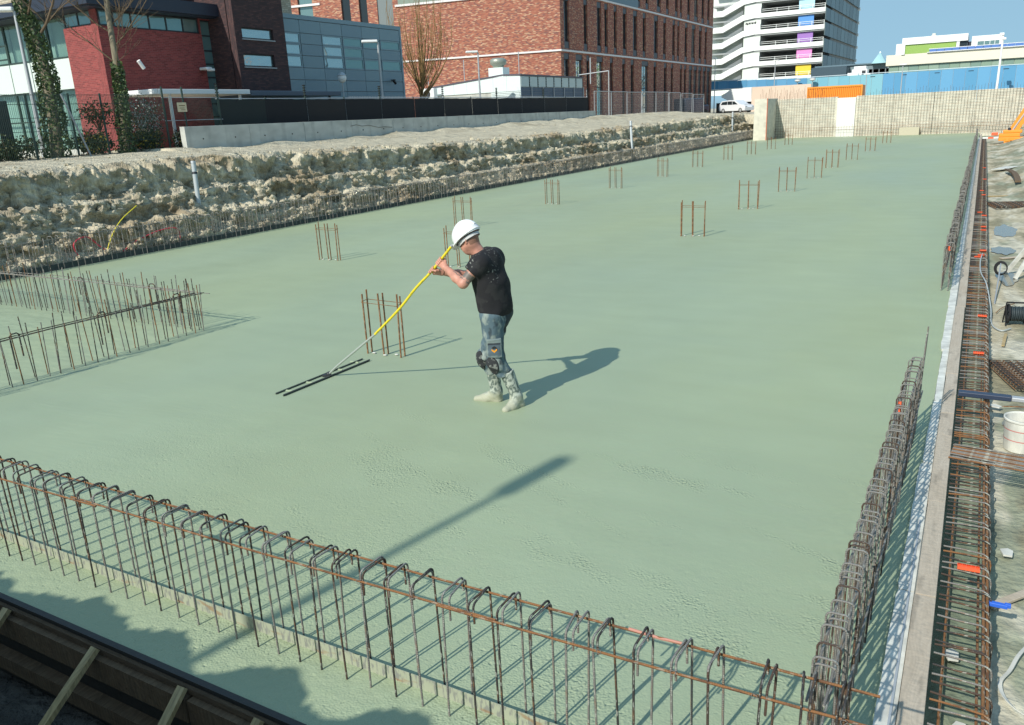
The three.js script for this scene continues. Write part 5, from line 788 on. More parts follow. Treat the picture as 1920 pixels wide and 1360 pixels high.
{ // parking garage
  const g = thing('parking_garage', 'white parking garage with open decks and a zigzag outside stair', 'building'), bands = [[6.9, 7.62], [9.74, 10.5], [12.42, 13.17], [15.2, 15.95], [18.0, 18.73], [20.7, 21.5], [23.4, 24.2]], wh = std([0.8, 0.82, 0.78], 0.6), wp = std([0.68, 0.72, 0.66], 0.7), Z = -160;
  part('frame', [box(-37.4, -26.2, 6.3, 25, -203, -168.2)], std([0.3, 0.31, 0.3], 0.85), g);
  part('cross_wall', [box(-37.4, -37.16, 6.3, 25, -168.2, Z - 0.42), box(-46.9, -46.7, 6.3, 25, -168.2, Z - 2.7)], std([0.3, 0.31, 0.3], 0.85), g); part('inner_wall', box(-46.7, -37.4, 6.3, 25, -168.3, -168.1), std([0.3, 0.31, 0.3], 0.85), g);
  for (const [y0, y1] of bands) { part('deck', box(-46, -26, y0 - 0.25, y0, -168.1, Z - 0.12), std([0.35, 0.37, 0.36], 0.8), g); part('parapet', box(-38.2, -26, y0, y1, Z - 0.12, Z + 0.06), wh, g); const r = part('railing', [box(-37, -26.1, y1 + 0.32, y1 + 0.38, Z - 0.1, Z - 0.04), box(-37, -26.1, y1 + 0.62, y1 + 0.68, Z - 0.1, Z - 0.04)], wh, g); for (let k = 0; k < 5; k++) part('rail_post', box(-34.4 + k * 2.05, -34.32 + k * 2.05, y1, y1 + 0.7, Z - 0.11, Z - 0.05), wh, r); }
  for (let i = 0; i < 6; i++) { const y0 = bands[i][1], y1 = bands[i + 1][0]; part('bay_wall', box(-40.2, -37.15, y0, y1, Z - 0.4, Z - 0.2), wp, g); part('bay_wall', box(-39.3, -37.2, y0 - 0.1, y0 + 1.05, Z - 0.19, Z - 0.02), wh, g); part('stair_back_wall', box(-47, -40.2, y0 - 0.75, y1, Z - 2.6, Z - 2.4), wp, g); }
  // coloured panels at the corner of each deck
  [[[0.75, 0.55, 0.04], 7.62, 9.5], [[0.72, 0.25, 0.55], 10.5, 12.2], [[0.32, 0.16, 0.48], 13.17, 14.9], [[0.09, 0.28, 0.66], 15.95, 17.75], [[0.42, 0.68, 0.78], 18.73, 20.5]].forEach(([c, y0, y1]) => part('colour_panel', box(-30.65, -28.0, y0 - 0.1, y1, Z - 0.6, Z - 0.45), std(c, 0.6), g));
  part('graffiti', [[-39.9, 0], [-39.4, 1], [-38.9, 2], [-38.4, 3]].map(([x, k]) => tube(curve([V(x, 17.0, Z - 0.18), V(x + 0.12, 17.35, Z - 0.18), V(x + 0.25, 16.95, Z - 0.18), V(x + 0.38, 17.3 + 0.05 * k, Z - 0.18), V(x + 0.2, 17.12, Z - 0.18), V(x + 0.45, 17.0, Z - 0.18)], 16), 0.045, 4)), M.black, g);
  // zigzag stair
  for (const [y0, y1] of bands.slice(0, 6)) { const s = new THREE.Shape([[-38.2, y0], [-38.2, y1], [-40.4, y1], [-44.2, y1 - 1.75], [-46.8, y1 - 1.75], [-46.8, y1 - 2.75], [-44.0, y1 - 2.75], [-40.2, y0 - 0.25]].map(p => new THREE.Vector2(...p))); part('stair_parapet', new THREE.ExtrudeGeometry(s, { depth: 0.15, bevelEnabled: false }).translate(0, 0, Z), wh, g); const rr0 = []; for (let k = 0; k < 4; k++) rr0.push(beam(V(-40.4, y1 + 0.25 + k * 0.16, Z - 0.1), V(-43.9, y1 - 1.5 + k * 0.16, Z - 0.1), 0.05, 0.05)); part('stair_rail', rr0, M.galv, g); part('stair_screen', [beam(V(-41.6, y0 - 0.5, Z - 0.8), V(-40.4, y0 - 0.1, Z - 0.8), 0.08, 1.2)], std([0.75, 0.66, 0.5], 0.7), g); part('landing', box(-47, -44, y1 - 2.75, y1 - 2.6, Z - 2.4, Z), wp, g); part('flight', beam(V(-40.2, y0, Z - 1.2), V(-44, y0 - 1.9, Z - 1.2), 0.15, 2.2), wp, g); }
  // dark glazed flank
  const F = faceX(-25.9), sl = [0.1, 0.15, 0.125].map(k => new THREE.MeshPhysicalMaterial({ color: C(k * 0.85, k * 1.25, k * 1.3), roughness: 0.4, metalness: 0.1 }));
  [[8.62, 10.83], [11.35, 13.6], [14.1, 16.25], [16.65, 18.65], [19.1, 21.4], [21.9, 24.2]].forEach(([y0, y1], r) => { for (let i = 0; i < 9; i++) part('glass_panel', lbox(F, 159.9 + i * 4.7, 159.9 + i * 4.7 + 4.45, y0, y1, -0.15, 0), sl[(i * 7 + r * 3) % 3], g); part('end_panel', box(-26.3, -25.85, y0 - 0.3, y0 + 0.25, -203.4, -202.4), wh, g); });
}
{ // low blue building
  const b = thing('blue_building', 'long low building clad in sky-blue panels', 'building'), F = faceZ(-125), tone = [[0.1, 0.3, 0.5], [0.12, 0.33, 0.53], [0.17, 0.41, 0.51], [0.09, 0.285, 0.47], [0.2, 0.44, 0.52]].map(c => std(c, 0.4));
  part('core', [box(-27, 14, 1.6, 6.05, -136, -125.06), box(-48, -27, 5.3, 6.3, -131, -125.06)], M.wallGrey, b);
  for (let i = 0; i < 42; i++) { const x = -46 + i * 1.4, left = x < -27.5, t = lerp(6.42, 6.1, sm(-36, -20, x)) + 0.008 * Math.max(0, x + 10); part('cladding_panel', lbox(F, x + 0.015, x + 1.385, left ? 5.34 : 1.7, t, -0.05, rr(-0.004, 0.004)), i > 16 && i < 21 ? tone[2 + 2 * (i % 2)] : i >= 21 && i < 24 ? tone[4] : tone[[0, 1, 3][(i * 5) % 3]], b); }
  for (let i = 0; i < 7; i++) part('vent_slot', lbox(F, -14 + i * 3.9, -13.4 + i * 3.9, 5.75, 5.83, -0.01, 0.02), M.black, b);
  part('roof_edge', [lbox(F, -46, -27.4, 6.42, 6.5, -0.4, 0.06), lbox(F, -27.4, 14, 6.2, 6.27, -0.4, 0.06)], std([0.6, 0.72, 0.78], 0.5), b); part('soffit', box(-46, -27.6, 5.2, 5.33, -130, -124.95), M.white, b);
  const p = thing('ramp_wall', 'pale pink rendered ramp wall below the blue building', 'wall'); for (let i = 0; i < 3; i++) part('panel', box(-28.2 + i * 2.6, -28.2 + i * 2.6 + 2.58, 1.7, 5.18, -118.3, -118), std([0.66, 0.53, 0.42], 0.8), p);
  const s = thing('stair_enclosure', 'white stair enclosure with a sloping underside', 'building'), q = new THREE.Shape([[-32.6, 4.1], [-31.2, 5.1], [-28.35, 5.1], [-28.3, 3.3], [-31.2, 3.4]].map(p => new THREE.Vector2(...p))); part('panel', new THREE.ExtrudeGeometry(q, { depth: 0.4, bevelEnabled: false }).translate(0, 0, -118.8), M.white, s); part('dark_base', box(-33.5, -28.3, 1.7, 3.3, -122, -119.5), std([0.06, 0.05, 0.045], 0.9), s);
}
{ // pale building far right
  const b = thing('terrace_building', 'cream banded building with a green roof pavilion and blue balustrade', 'building'), Z = -140;
  part('band', box(-13.65, 16, 7.55, 9.05, -150, Z), std([0.72, 0.68, 0.55], 0.7), b); part('core', box(-13.2, 16, 1.7, 7.55, -150, Z - 0.5), M.wallGrey, b);
  const gl = [[0.24, 0.34, 0.26], [0.28, 0.38, 0.3], [0.2, 0.3, 0.25]].map(c => std(c, 0.25)); for (let i = 0; i < 21; i++) part('window_panel', box(-13.2 + i * 1.35, -13.2 + i * 1.35 + 1.3, 6.0, 7.53, Z - 0.45, Z - 0.35), i > 11 && i % 3 ? M.glassDark : gl[i % 3], b);
  part('pavilion_frame', [box(-11.65, -3.1, 10.35, 11.3, -148, Z + 0.2), box(-11.65, -11.2, 9, 10.35, -148, Z + 0.2), box(-12.5, -11.66, 9, 10.6, -148, Z - 1)], M.white, b); part('green_panel', box(-11.2, -4.55, 9.06, 10.35, -147.5, Z), std([0.27, 0.42, 0.1], 0.7), b); part('pavilion_end', box(-4.5, -4.1, 9, 10.35, -147, Z + 0.1), M.white, b); windowAt(b, faceZ(Z - 0.1), -4.05, -3.1, 9.2, 10.35, { rec: 0.1 });
  part('second_pavilion', box(-2.6, 1.35, 9.05, 10.85, -147, Z), M.white, b); windowAt(b, faceZ(Z + 0.12), -1.9, 0.9, 9.35, 10.15, { cols: [-1.0, -0.3, 0.3], rec: 0.06, frame: M.white, glass: M.glassTeal });
  part('link_bay', box(-3.1, -2.6, 9.05, 10.2, -146, Z - 0.6), navy, b);
  for (let i = 0; i < 14; i++) part('balustrade_panel', box(-7.9 + i * 0.98, -7.9 + i * 0.98 + 0.92, 9.14, 9.5, Z + 0.24, Z + 0.28), std([0.1, 0.2, 0.5], 0.3), b); part('balustrade_rail', [box(-8, 6, 9.5, 9.57, Z + 0.2, Z + 0.3), box(-8.2, 6, 9.05, 9.14, Z + 0.05, Z + 0.3)], M.white, b);
  part('roof_vent', [rbox(-8.0, -7.3, 11.3, 11.55, -143, -142, 0.1), rbox(-7.9, -7.4, 11.5, 11.8, -143, -142, 0.1)], M.whiteDirty, b);
  const k = thing('glass_pyramid', 'small pale glass pyramid rooflight', 'rooflight', [-15.6, 8.4, -150]); part('glazing', new THREE.ConeGeometry(1.5, 1.8, 4).rotateY(Math.PI / 4).translate(0, 0.9, 0), std([0.36, 0.58, 0.6], 0.2), k); part('ridge_bars', [0, 1, 2, 3].map(i => { const a = i * Math.PI / 2 + Math.PI / 4; return beam(V(0, 1.82, 0), V(1.08 * Math.SQRT2 * Math.cos(a) * 0.7 + 0, 0, 1.08 * Math.SQRT2 * Math.sin(a) * 0.7), 0.06, 0.06); }), M.white, k);
  const l = thing('link_building', 'dark low link building beside the garage', 'building'); part('wall', box(-25.5, -13.7, 1.7, 8.35, -160, -150), std([0.18, 0.24, 0.26], 0.5), l); for (let i = 0; i < 6; i++) windowAt(l, faceZ(-149.98), -19.3 + i * 0.95, -18.45 + i * 0.95, 6.6, 7.6, { rec: 0.02 }); part('roof_edge', box(-25.5, -13.6, 8.35, 8.55, -160, -149.7), std([0.13, 0.2, 0.24], 0.4), l); part('dark_wing', box(-25.4, -20, 1.7, 8.2, -149.9, -146), std([0.05, 0.085, 0.11], 0.4), l);
  const u = thing('roof_plant', 'white roof plant box on the blue building', 'air plant', [-15.8, 6.1, -130]); part('casing', [rbox(-1.1, 0.9, 0.0, 0.9, -1, 1, 0.05), rbox(-1.6, -0.2, 0, 0.45, 0.8, 1.6, 0.05), rbox(-0.9, 0.7, 0.9, 1.3, -0.8, 0.8, 0.05)], M.white, u); part('grille', box(0.2, 0.7, 0.1, 0.7, 1.0, 1.03), M.darkMetal, u);
}
{ // office block out of frame to the right; the windows on the left mirror it
  const b = thing('banded_office', 'white office block with dark window bands', 'building'); for (let k = 0; k < 5; k++) { part('band', box(46, 60, 2 + k * 3.2, 3.7 + k * 3.2, -80, -6), M.white, b); part('window_band', box(46.4, 60, 3.7 + k * 3.2, 5.2 + k * 3.2, -79.6, -6.4), std([0.05, 0.08, 0.08], 0.2), b); }
}
// ---------- fences, lamps, vehicles, planting ----------
{ // dark screened fence behind the retaining wall
  const f = thing('screen_fence', 'fence hung with black fabric along the top of the grey wall', 'fence'), fab = std([0.014, 0.014, 0.016], 0.9), fab2 = std([0.022, 0.02, 0.02], 0.9);
  const zs = [-22.4, -24.8, -27.1, -29.6, -32.2, -34.9, -37.6, -40.4, -43.3, -46.3, -49.4, -52.7, -56.3];
  for (let i = 0; i < zs.length - 1; i++) {
    const g = grid(range(zs[i + 1] + 0.004, zs[i] - 0.004, 16), range(0, 1, 5), (z, t) => [-25.25 + 0.03 * fbm(z * 1.6, t * 2, 3, 3), lerp(2.2, 3.8 + 0.02 * ns(z * 2), t), z]); part('fabric_panel', g, i % 4 === 2 ? fab2 : fab, f);
  }
  for (let i = 0; i < zs.length; i++) { part('post', rod(-25.32, 1.9, zs[i], -25.32, i % 2 ? 3.9 : 4.35, zs[i], 0.035, 6), i > 4 && i % 3 === 0 ? M.galv : M.greenMetal, f); if (i % 2 === 0) { const w = []; for (let k = 0; k < 5; k++) w.push(rbox(-25.37, -25.27, 3.95 + k * 0.1, 3.99 + k * 0.1, zs[i] - 0.05, zs[i] + 0.05, 0.01)); part('insulators', w, M.black, f); } }
  part('top_rail', rod(-25.32, 3.84, -22.3, -25.32, 3.84, -56.4, 0.02, 5), M.galv, f);
  const tips = []; for (let z = -30; z > -50; z -= 0.12) tips.push(rod(-25.34, 3.8, z, -25.34, 3.93, z, 0.008, 3)); part('wire_tips', tips, M.galv, f).userData.kind = 'stuff';
}
{ // green bar fence on the left
  const f = thing('bar_fence', 'dark green wire mesh fence in front of the trees and shrubs', 'fence');
  for (const z of [-13.2, -15.0, -16.35, -17.45, -19.85, -20.7, -22.3]) part('post', rod(-25.2, 1.95, z, -25.2, z < -19 ? 4.25 : 4.02, z, 0.035, 6), M.greenMetal, f);
  const v0 = rod(0, 2.0, 0, 0, 3.98, 0, 0.006, 3); let n = 0; for (let z = -11.6; z > -22.3; z -= 0.055, n++) { const p = part('wire', v0, M.greenMetal, f); p.position.set(-25.2, z < -19.5 ? -0.12 : rr(0, 0.02), z); }
  for (const y of [2.1, 2.5, 2.9, 3.3, 3.7, 3.97]) part('rail', rod(-25.19, y, -11.6, -25.19, y, -19.8, 0.008, 4), M.greenMetal, f);
  for (const y of [3.1, 3.88]) part('rail', rod(-25.19, y, -19.8, -25.19, y, -22.4, 0.012, 4), M.galv, f);
  const st = tube([V(-24.9, 1.95, -16.6), V(-25.15, 4.0, -16.1)], 0.03, 6); part('leaning_post', st, M.steelGrey, f);
  const sg = thing('fence_sign', 'small cream sign fixed to the wire fence', 'sign', [-25.12, 3.55, -20.55]); part('plate', rbox(-0.01, 0.01, -0.16, 0.16, -0.2, 0.2, 0.004), std([0.62, 0.52, 0.34], 0.6), sg); part('markings', [box(0.0102, 0.013, 0.04, 0.07, -0.13, 0.13), box(0.0102, 0.013, -0.04, -0.02, -0.1, 0.12), box(0.0102, 0.013, -0.1, -0.08, -0.12, 0.06)], std([0.2, 0.14, 0.06], 0.7), sg);
  tag(top('fence_net', grid(range(-24.7, -22.3, 10), range(0, 1, 4), (z, t) => [-25.24 + 0.03 * ns(z * 3, t * 3), lerp(2.2, 3.8, t), z]), std([0.02, 0.026, 0.025], 0.9)), 'piece of dark green netting on the wire fence', 'netting');
  for (let k = 0; k < 5; k++) { const o = top('timber_fence_board', rbox(-26.4, -26.36, 1.95, 3.85, -13.0 - k * 0.52, -12.6 - k * 0.52, 0.01), std([0.05, 0.06, 0.055], 0.85)); tag(o, 'dark upright board of a garden screen behind the wire fence', 'board', 'boards behind the wire fence'); }
}
{ // temporary site fence
  const proto = thing('site_fence_panel', 'temporary galvanised mesh fence panel on block feet', 'fence', [0, 0, 0], 0, 'temporary fence panels by the brick block');
  part('frame', [rod(0, 0.05, 0, 0, 2.05, 0, 0.024, 6), rod(0, 0.05, -3.25, 0, 2.05, -3.25, 0.024, 6), rod(0, 2.03, 0, 0, 2.03, -3.25, 0.024, 6), rod(0, 0.25, 0, 0, 0.25, -3.25, 0.024, 6)], M.galv, proto);
  const m = []; for (let k = 1; k < 22; k++) m.push(rod(0, 0.25, -k * 0.148, 0, 2.03, -k * 0.148, 0.0028, 3)); for (let k = 1; k < 9; k++) m.push(rod(0, 0.25 + k * 0.2, 0, 0, 0.25 + k * 0.2, -3.25, 0.0028, 3)); part('mesh_wires', m, M.galv, proto).userData.kind = 'stuff';
  part('foot', rbox(-0.35, 0.35, 0, 0.13, -0.12, 0.1, 0.02), M.wallGrey, proto);
  [[-25.3, 2.22, -57.6], [-25.3, 2.2, -60.9], [-25.3, 2.18, -64.2], [-25.25, 2.2, -67.5], [-25.2, 2.2, -70.8], [-25.1, 2.16, -74.1], [-25.0, 2.1, -77.4], [-24.9, 2.0, -80.7]].forEach((p, i) => { const o = i ? proto.clone() : proto; if (i) { o.name = numbered('site_fence_panel'); scene.add(o); } o.position.set(...p); o.rotation.y = i === 0 ? 0 : rr(-0.03, 0.01); });
}
function streetLamp(x, z, h, hx, hz, label, head = 'flat') {
  const t = thing('street_lamp', label, 'street lamp', [x, 1.9, z]); part('pole', tube([V(0, 0, 0), V(0, h, 0)], [0.075, 0.05], 10), M.galv, t);
  if (head === 'flat') part('lamp_head', [rbox(-0.16, 0.16, -0.06, 0.08, -0.42, 0.42, 0.05).rotateY(Math.atan2(hx, hz)).translate(hx * 0.42, h + 0.04, hz * 0.42)], M.white, t); else { part('lamp_head', new THREE.SphereGeometry(0.42, 14, 8).scale(1, 0.6, 1).translate(0, h, 0), M.white, t); part('lamp_cap', new THREE.CylinderGeometry(0.1, 0.44, 0.16, 14).translate(0, h + 0.2, 0), M.galv, t); }
  return t;
}
streetLamp(-27.5, -16.6, 4.75, -0.77, 0.64, 'grey street lamp standing before the curtained glass wing');
streetLamp(-28.2, -36.1, 4.87, -0.77, 0.64, 'white headed street lamp in front of the blue-grey panels');
streetLamp(-30.8, -50.4, 5.15, -0.8, 0.6, 'slim street lamp in front of the white plant hall');
streetLamp(-33.4, -118, 7.3, 0, 0.1, 'thin lamp post before the zigzag garage stair');
streetLamp(-25.35, -118.6, 6.5, 0.3, 0.1, 'thin lamp post before the open garage decks');
streetLamp(-23.3, -124, 3.95, 0, 0, 'globe lamp before the blue cladding, left of the pair', 'globe'); streetLamp(-21.3, -124, 4.0, 0, 0, 'globe lamp before the blue cladding, above the orange container', 'globe');
streetLamp(-9.5, -118, 4.9, 0.1, 0, 'thin lamp post before the middle of the blue building');
streetLamp(-14.0, -121, 4.1, 0.1, 0, 'short thin lamp post at the container end');
{ const t = thing('light_mast', 'tall white mast with lamps before the cream building', 'mast', [1.05, 1.9, -118]); part('pole', tube([V(0, 0, 0), V(0, 7.7, 0)], [0.16, 0.1], 10), M.white, t); part('lamps', [rbox(-0.4, 0.1, 7.5, 7.8, -0.2, 0.2, 0.05), rbox(-0.1, 0.35, 7.0, 7.25, -0.2, 0.2, 0.05)], M.white, t); }
streetLamp(-28.9, -33.8, 3.1, -0.3, 0.1, 'small round lamp on a stem against the blue-grey panels', 'globe').scale.set(0.55, 1, 0.55);
{ // parked car, side on
  const c = thing('parked_car', 'white estate car parked beyond the soil bank', 'car', [-28.3, 1.95, -110.3], -0.5);
  const s = new THREE.Shape([[-2.15, 0.32], [-2.2, 0.75], [-2.05, 1.1], [-1.75, 1.45], [-0.4, 1.55], [0.5, 1.5], [1.25, 1.05], [2.05, 0.88], [2.25, 0.62], [2.2, 0.3], [1.85, 0.28], [1.78, 0.5], [1.5, 0.64], [1.2, 0.5], [1.12, 0.28], [-1.1, 0.28], [-1.18, 0.5], [-1.46, 0.64], [-1.75, 0.5], [-1.82, 0.3]].map(p => new THREE.Vector2(...p)));
  part('body', new THREE.ExtrudeGeometry(s, { depth: 1.62, bevelEnabled: true, bevelSize: 0.05, bevelThickness: 0.06, bevelSegments: 2 }).translate(0, 0, -0.81), new THREE.MeshPhysicalMaterial({ color: C(0.72, 0.74, 0.76), roughness: 0.3, clearcoat: 0.6 }), c);
  for (const z of [0.872, -0.885]) [[[-1.85, 1.05], [-1.62, 1.38], [-0.75, 1.45], [-0.75, 1.03]], [[-0.68, 1.03], [-0.68, 1.45], [0.1, 1.44], [0.1, 1.02]], [[0.17, 1.02], [0.17, 1.43], [0.5, 1.4], [1.05, 1.04]]].forEach(q => part('side_window', new THREE.ExtrudeGeometry(new THREE.Shape(q.map(p => new THREE.Vector2(...p))), { depth: 0.012, bevelEnabled: false }).translate(0, 0, z), M.glassDark, c));
  for (const x of [-1.46, 1.5]) for (const z of [-0.72, 0.72]) { const w = part('wheel', new THREE.CylinderGeometry(0.31, 0.31, 0.22, 18).rotateX(Math.PI / 2).translate(x, 0.31, z), M.black, c); part('rim', new THREE.CylinderGeometry(0.2, 0.2, 0.235, 14).rotateX(Math.PI / 2).translate(x, 0.31, z), M.galv, w); }
  for (const z of [-0.6, 0.6]) { part('headlight', rbox(2.1, 2.29, 0.66, 0.8, z - 0.17, z + 0.17, 0.03), M.galv, c); part('tail_light', rbox(-2.24, -2.06, 0.8, 1.05, z - 0.12, z + 0.12, 0.03), M.red, c); }
  const d = thing('parked_van', 'dark blue van at the corner of the brick block', 'van', [-30.6, 1.95, -98.5], 1.2); part('body', [rbox(-2.3, 1.2, 0.3, 1.95, -0.9, 0.9, 0.15), rbox(1.0, 2.3, 0.3, 1.15, -0.88, 0.88, 0.15)], std([0.02, 0.03, 0.055], 0.3), d); part('windscreen', beam(V(1.18, 1.85, 0), V(1.75, 1.12, 0), 0.04, 1.5), M.glassDark, d); for (const x of [-1.4, 1.5]) for (const z of [-0.8, 0.8]) part('wheel', new THREE.CylinderGeometry(0.34, 0.34, 0.24, 16).rotateX(Math.PI / 2).translate(x, 0.34, z), M.black, d);
}
// ---- trees ----
const bark = std([1, 1, 1], 0.95, { map: tex(128, 256, (u, v) => { const k = 1 + 0.9 * tn(u, v, 8, 3, 3, 4); return [0.19 * k, 0.165 * k, 0.11 * k]; }, 1, 1.2) }), twigMat = std([0.12, 0.085, 0.05], 0.95), bushTwig = std([0.25, 0.155, 0.06], 0.9);
function leafCloud(pts, size, mat, parent, name) { // flat leaf quads, folded along the midrib
  const pos = [], nor = [], idx = []; const e = new THREE.Euler(), q = new THREE.Quaternion();
  for (const p of pts) { e.set(rr(0, 6.28), rr(0, 6.28), rr(0, 6.28)); q.setFromEuler(e); const s = size * rr(0.6, 1.3), b = pos.length / 3; for (const [x, y, z] of [[0, -0.9, 0], [0.55, 0, 0.18], [0, 0.9, 0], [-0.55, 0, 0.18]]) { const v = V(x * s, y * s, z * s).applyQuaternion(q); pos.push(p.x + v.x, p.y + v.y, p.z + v.z); const n = V(0, 0, 1).applyQuaternion(q); nor.push(n.x, n.y, n.z); } idx.push(b, b + 1, b + 2, b, b + 2, b + 3); }
  const g = new THREE.BufferGeometry(); g.setAttribute('position', new THREE.Float32BufferAttribute(pos, 3)); g.setAttribute('normal', new THREE.Float32BufferAttribute(nor, 3)); g.setIndex(idx); const m = part(name, g, mat, parent); return m;
}
const leaf = c => new THREE.MeshPhysicalMaterial({ color: C(...c), roughness: 0.6, side: THREE.DoubleSide });
const ivyA = leaf([0.05, 0.085, 0.03]), ivyB = leaf([0.09, 0.13, 0.035]), shA = leaf([0.03, 0.055, 0.02]), shB = leaf([0.075, 0.085, 0.02]), shY = leaf([0.4, 0.3, 0.02]), shW = leaf([0.4, 0.42, 0.38]);
function branchSet(start, dir, len, r, depth, out, up = 0.15) {
  const n = 5, p = [start.clone()], rs = [r]; const d = dir.clone().normalize(); let q = start.clone();
  for (let i = 1; i <= n; i++) { d.add(V(rr(-0.2, 0.2), rr(-0.12, 0.2) + up * 0.3, rr(-0.2, 0.2))).normalize(); q = q.clone().addScaledVector(d, len / n); p.push(q); rs.push(Math.max(0.005, r * (1 - 0.75 * i / n))); }
  out.push(tube(p, rs, depth > 1 ? 5 : 3));
  if (depth > 0) for (let k = 0; k < (depth > 1 ? 7 : 6); k++) { const i = 1 + Math.floor(rnd() * n), s = p[i]; const nd = d.clone().add(V(rr(-1, 1), rr(-0.4, 0.7), rr(-1, 1))).normalize(); branchSet(s, nd, len * rr(0.4, 0.7), rs[i] * 0.65, depth - 1, out, up); }
}
function ivyTree(label, trunk, radii, ivyTo, ivyR, branches, nLeaf) {
  const t = thing('ivy_tree', label, 'tree'); const pts = curve(trunk.map(p => V(...p)), 24); const rs = pts.map((_, i) => lerp(radii[0], radii[1], i / 24)); part('trunk', tube(pts, rs, 9), bark, t);
  const br = []; for (const [i, dx, dy, dz, L, r] of branches) branchSet(pts[i], V(dx, dy, dz), L, r * 0.7, 2, br); part('crown', br, twigMat, t);
  for (const [m, nm, f] of [[ivyA, 'ivy', 0.6], [ivyB, 'ivy', 0.4]]) { const l = []; for (let k = 0; k < nLeaf * f; k++) { const h = Math.pow(rnd(), 1.1) * ivyTo, i = Math.min(23, Math.floor(h * 24)), c = pts[i].clone().lerp(pts[i + 1], rnd()), a = rr(0, 6.28), R = rs[i] + ivyR * (1 - h / ivyTo * 0.5) * (0.35 + 0.65 * rnd()) * (0.75 + 0.8 * ns(c.y * 1.7, a, 3)); l.push(V(c.x + Math.cos(a) * R, c.y + rr(-0.08, 0.08), c.z + Math.sin(a) * R)); } leafCloud(l, 0.06, m, t, nm); }
  return t;
}
ivyTree('leaning bare tree thickly wrapped in ivy by the mesh fence', [[-26.0, 1.8, -16.1], [-26.28, 3.34, -16.43], [-26.54, 4.33, -16.63], [-26.86, 5.34, -16.79], [-27.21, 6.1, -16.86], [-27.6, 6.9, -16.92], [-28.3, 8.6, -17.1], [-28.8, 10, -17.3]], [0.2, 0.11], 0.8, 0.27, [[12, 0.5, 1, -0.6, 3.2, 0.07], [15, 0.6, 1, -0.3, 3, 0.06], [19, -0.4, 1, -0.5, 2.5, 0.05]], 4200);
ivyTree('slender bare tree with ivy round its foot before the red bricks', [[-25.45, 1.8, -18.25], [-25.6, 3.5, -18.5], [-25.8, 4.75, -18.7], [-26.05, 5.8, -18.9], [-26.3, 6.7, -19.1], [-26.6, 8.0, -19.4], [-26.9, 9.5, -19.7]], [0.12, 0.07], 0.36, 0.22, [[9, -0.7, 0.8, 0.6, 2.4, 0.045], [11, 0.6, 0.7, -0.7, 2.6, 0.045], [13, -0.8, 0.6, 0.5, 2.6, 0.045], [14, 0.3, 0.8, -0.8, 2.4, 0.04], [16, -0.6, 0.9, 0.6, 2.4, 0.04], [18, 0.6, 0.8, -0.6, 2.2, 0.035], [20, -0.7, 0.7, 0.7, 2.2, 0.03], [8, 0.4, 0.5, 0.2, 1.8, 0.03]], 2200);
{ // upright many-stemmed bare tree
  const t = thing('bare_tree', 'bare many-stemmed tree with upright orange twigs beside the panelled building', 'tree'); const b = V(-31.2, 1.9, -44.0); part('trunk', tube([b, V(-31.2, 3.0, -44), V(-31.2, 4.3, -44)], [0.26, 0.22, 0.17], 9), twigMat, t); const out = [];
  for (let k = 0; k < 46; k++) { const a = rr(0, 6.28), sp = Math.pow(rnd(), 0.75) * 2.3, h = rr(3.2, 5.9), y0 = rr(3.8, 5.2), p = []; for (let i = 0; i <= 7; i++) { const s = i / 7, w = Math.sin(s * 1.9) / 0.95; p.push(V(-31.2 + Math.cos(a) * sp * w + 0.09 * ns(k, s * 4), y0 + h * s, -44 + Math.sin(a) * sp * w + 0.09 * ns(k + 40, s * 4))); } out.push(tube(p, p.map((_, i) => lerp(k < 18 ? 0.055 : 0.026, 0.007, i / 7)), 4)); for (let m = 0; m < 5; m++) { const s = p[2 + m % 5]; out.push(tube([s, s.clone().add(V(rr(-0.2, 0.2), 0.45, rr(-0.2, 0.2))), s.clone().add(V(rr(-0.3, 0.3), rr(0.8, 1.4), rr(-0.3, 0.3)))], [0.014, 0.01, 0.006], 3)); } }
  part('crown', out, bushTwig, t);
}
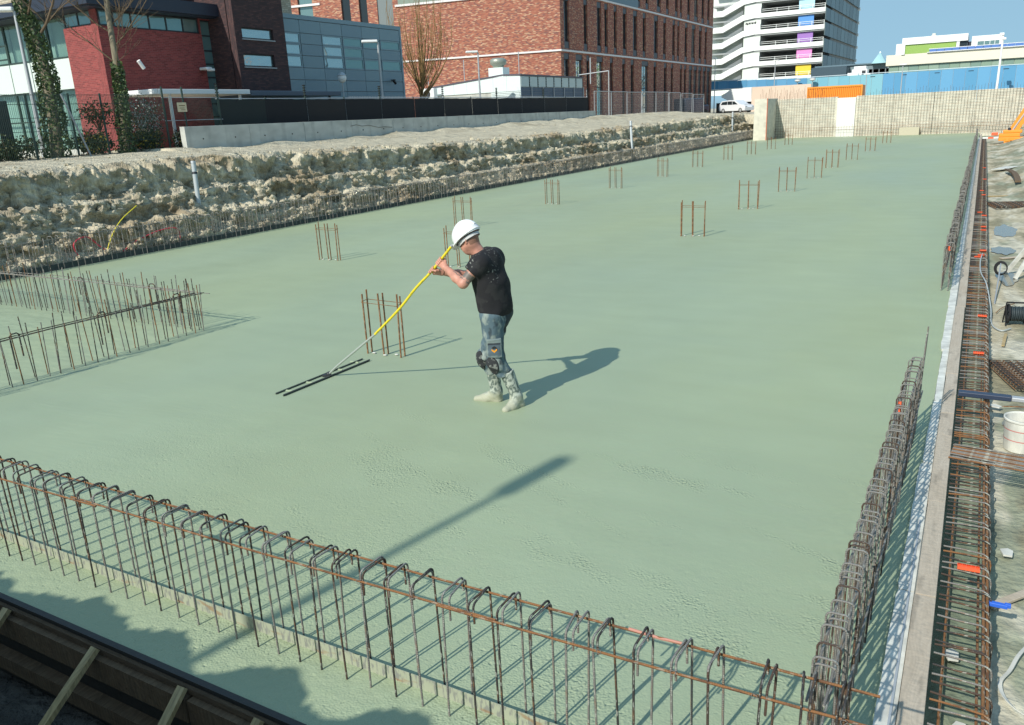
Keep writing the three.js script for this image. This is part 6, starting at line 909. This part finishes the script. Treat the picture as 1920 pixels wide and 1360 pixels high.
function shrub(label, c, R, n, mats, size = 0.05) { const t = thing('shrub', label, 'shrub', c); const st = []; for (let k = 0; k < 14; k++) { const a = rr(0, 6.28); st.push(tube([V(0, -0.1, 0), V(Math.cos(a) * R[0] * 0.4, R[1] * 0.5, Math.sin(a) * R[2] * 0.4), V(Math.cos(a) * R[0] * 0.8, R[1] * rr(0.7, 1.05), Math.sin(a) * R[2] * 0.8)], [0.02, 0.012, 0.005], 4)); } part('stems', st, twigMat, t);
  for (const [m, f] of mats) { const l = []; while (l.length < n * f) { const a = rr(0, 6.28), u = rr(-1, 1), r = Math.pow(rnd(), 0.45), s = Math.sqrt(1 - u * u), k = 0.8 + 0.6 * ns(Math.cos(a) * 1.8 + c[2], u * 1.8, Math.sin(a) * 1.8); l.push(V(Math.cos(a) * s * R[0] * r * k, R[1] * 0.5 + u * r * R[1] * 0.55 * k, Math.sin(a) * s * R[2] * r * k)); } leafCloud(l, size, m, t, 'foliage'); } return t; }
shrub('dark low shrub at the foot of the ivy tree', [-26.0, 1.95, -14.6], [0.7, 0.9, 1.3], 1700, [[shA, 0.7], [shB, 0.3]]);
shrub('dark shrub with yellow bloom between the two ivy trees', [-25.9, 1.95, -17.4], [0.6, 1.0, 0.9], 1800, [[shA, 0.6], [shB, 0.3], [shY, 0.1]]);
shrub('yellow-green shrub right of the slender ivy tree', [-25.7, 1.95, -19.3], [0.6, 1.0, 0.8], 1800, [[shA, 0.55], [shB, 0.33], [shY, 0.12]]);
shrub('pale flowering shrub reaching over the wire fence', [-26.4, 2.1, -19.9], [0.6, 2.1, 0.9], 1500, [[shW, 0.5], [shA, 0.3], [shB, 0.2]], 0.042);
shrub('dark shrub against the end of the grey wall', [-25.6, 1.95, -21.0], [0.5, 0.95, 0.8], 1500, [[shA, 0.65], [shB, 0.35]]);
shrub('tangle of dark creeper hanging on the wire fence', [-25.3, 2.9, -17.3], [0.25, 1.0, 0.9], 500, [[shA, 0.9], [shB, 0.1]]);
shrub('dark shrub beyond the left end of the wire fence', [-26.2, 1.95, -12.9], [0.6, 0.8, 1.2], 1500, [[shA, 0.75], [shB, 0.25]]);
renderer.render(scene, camera);
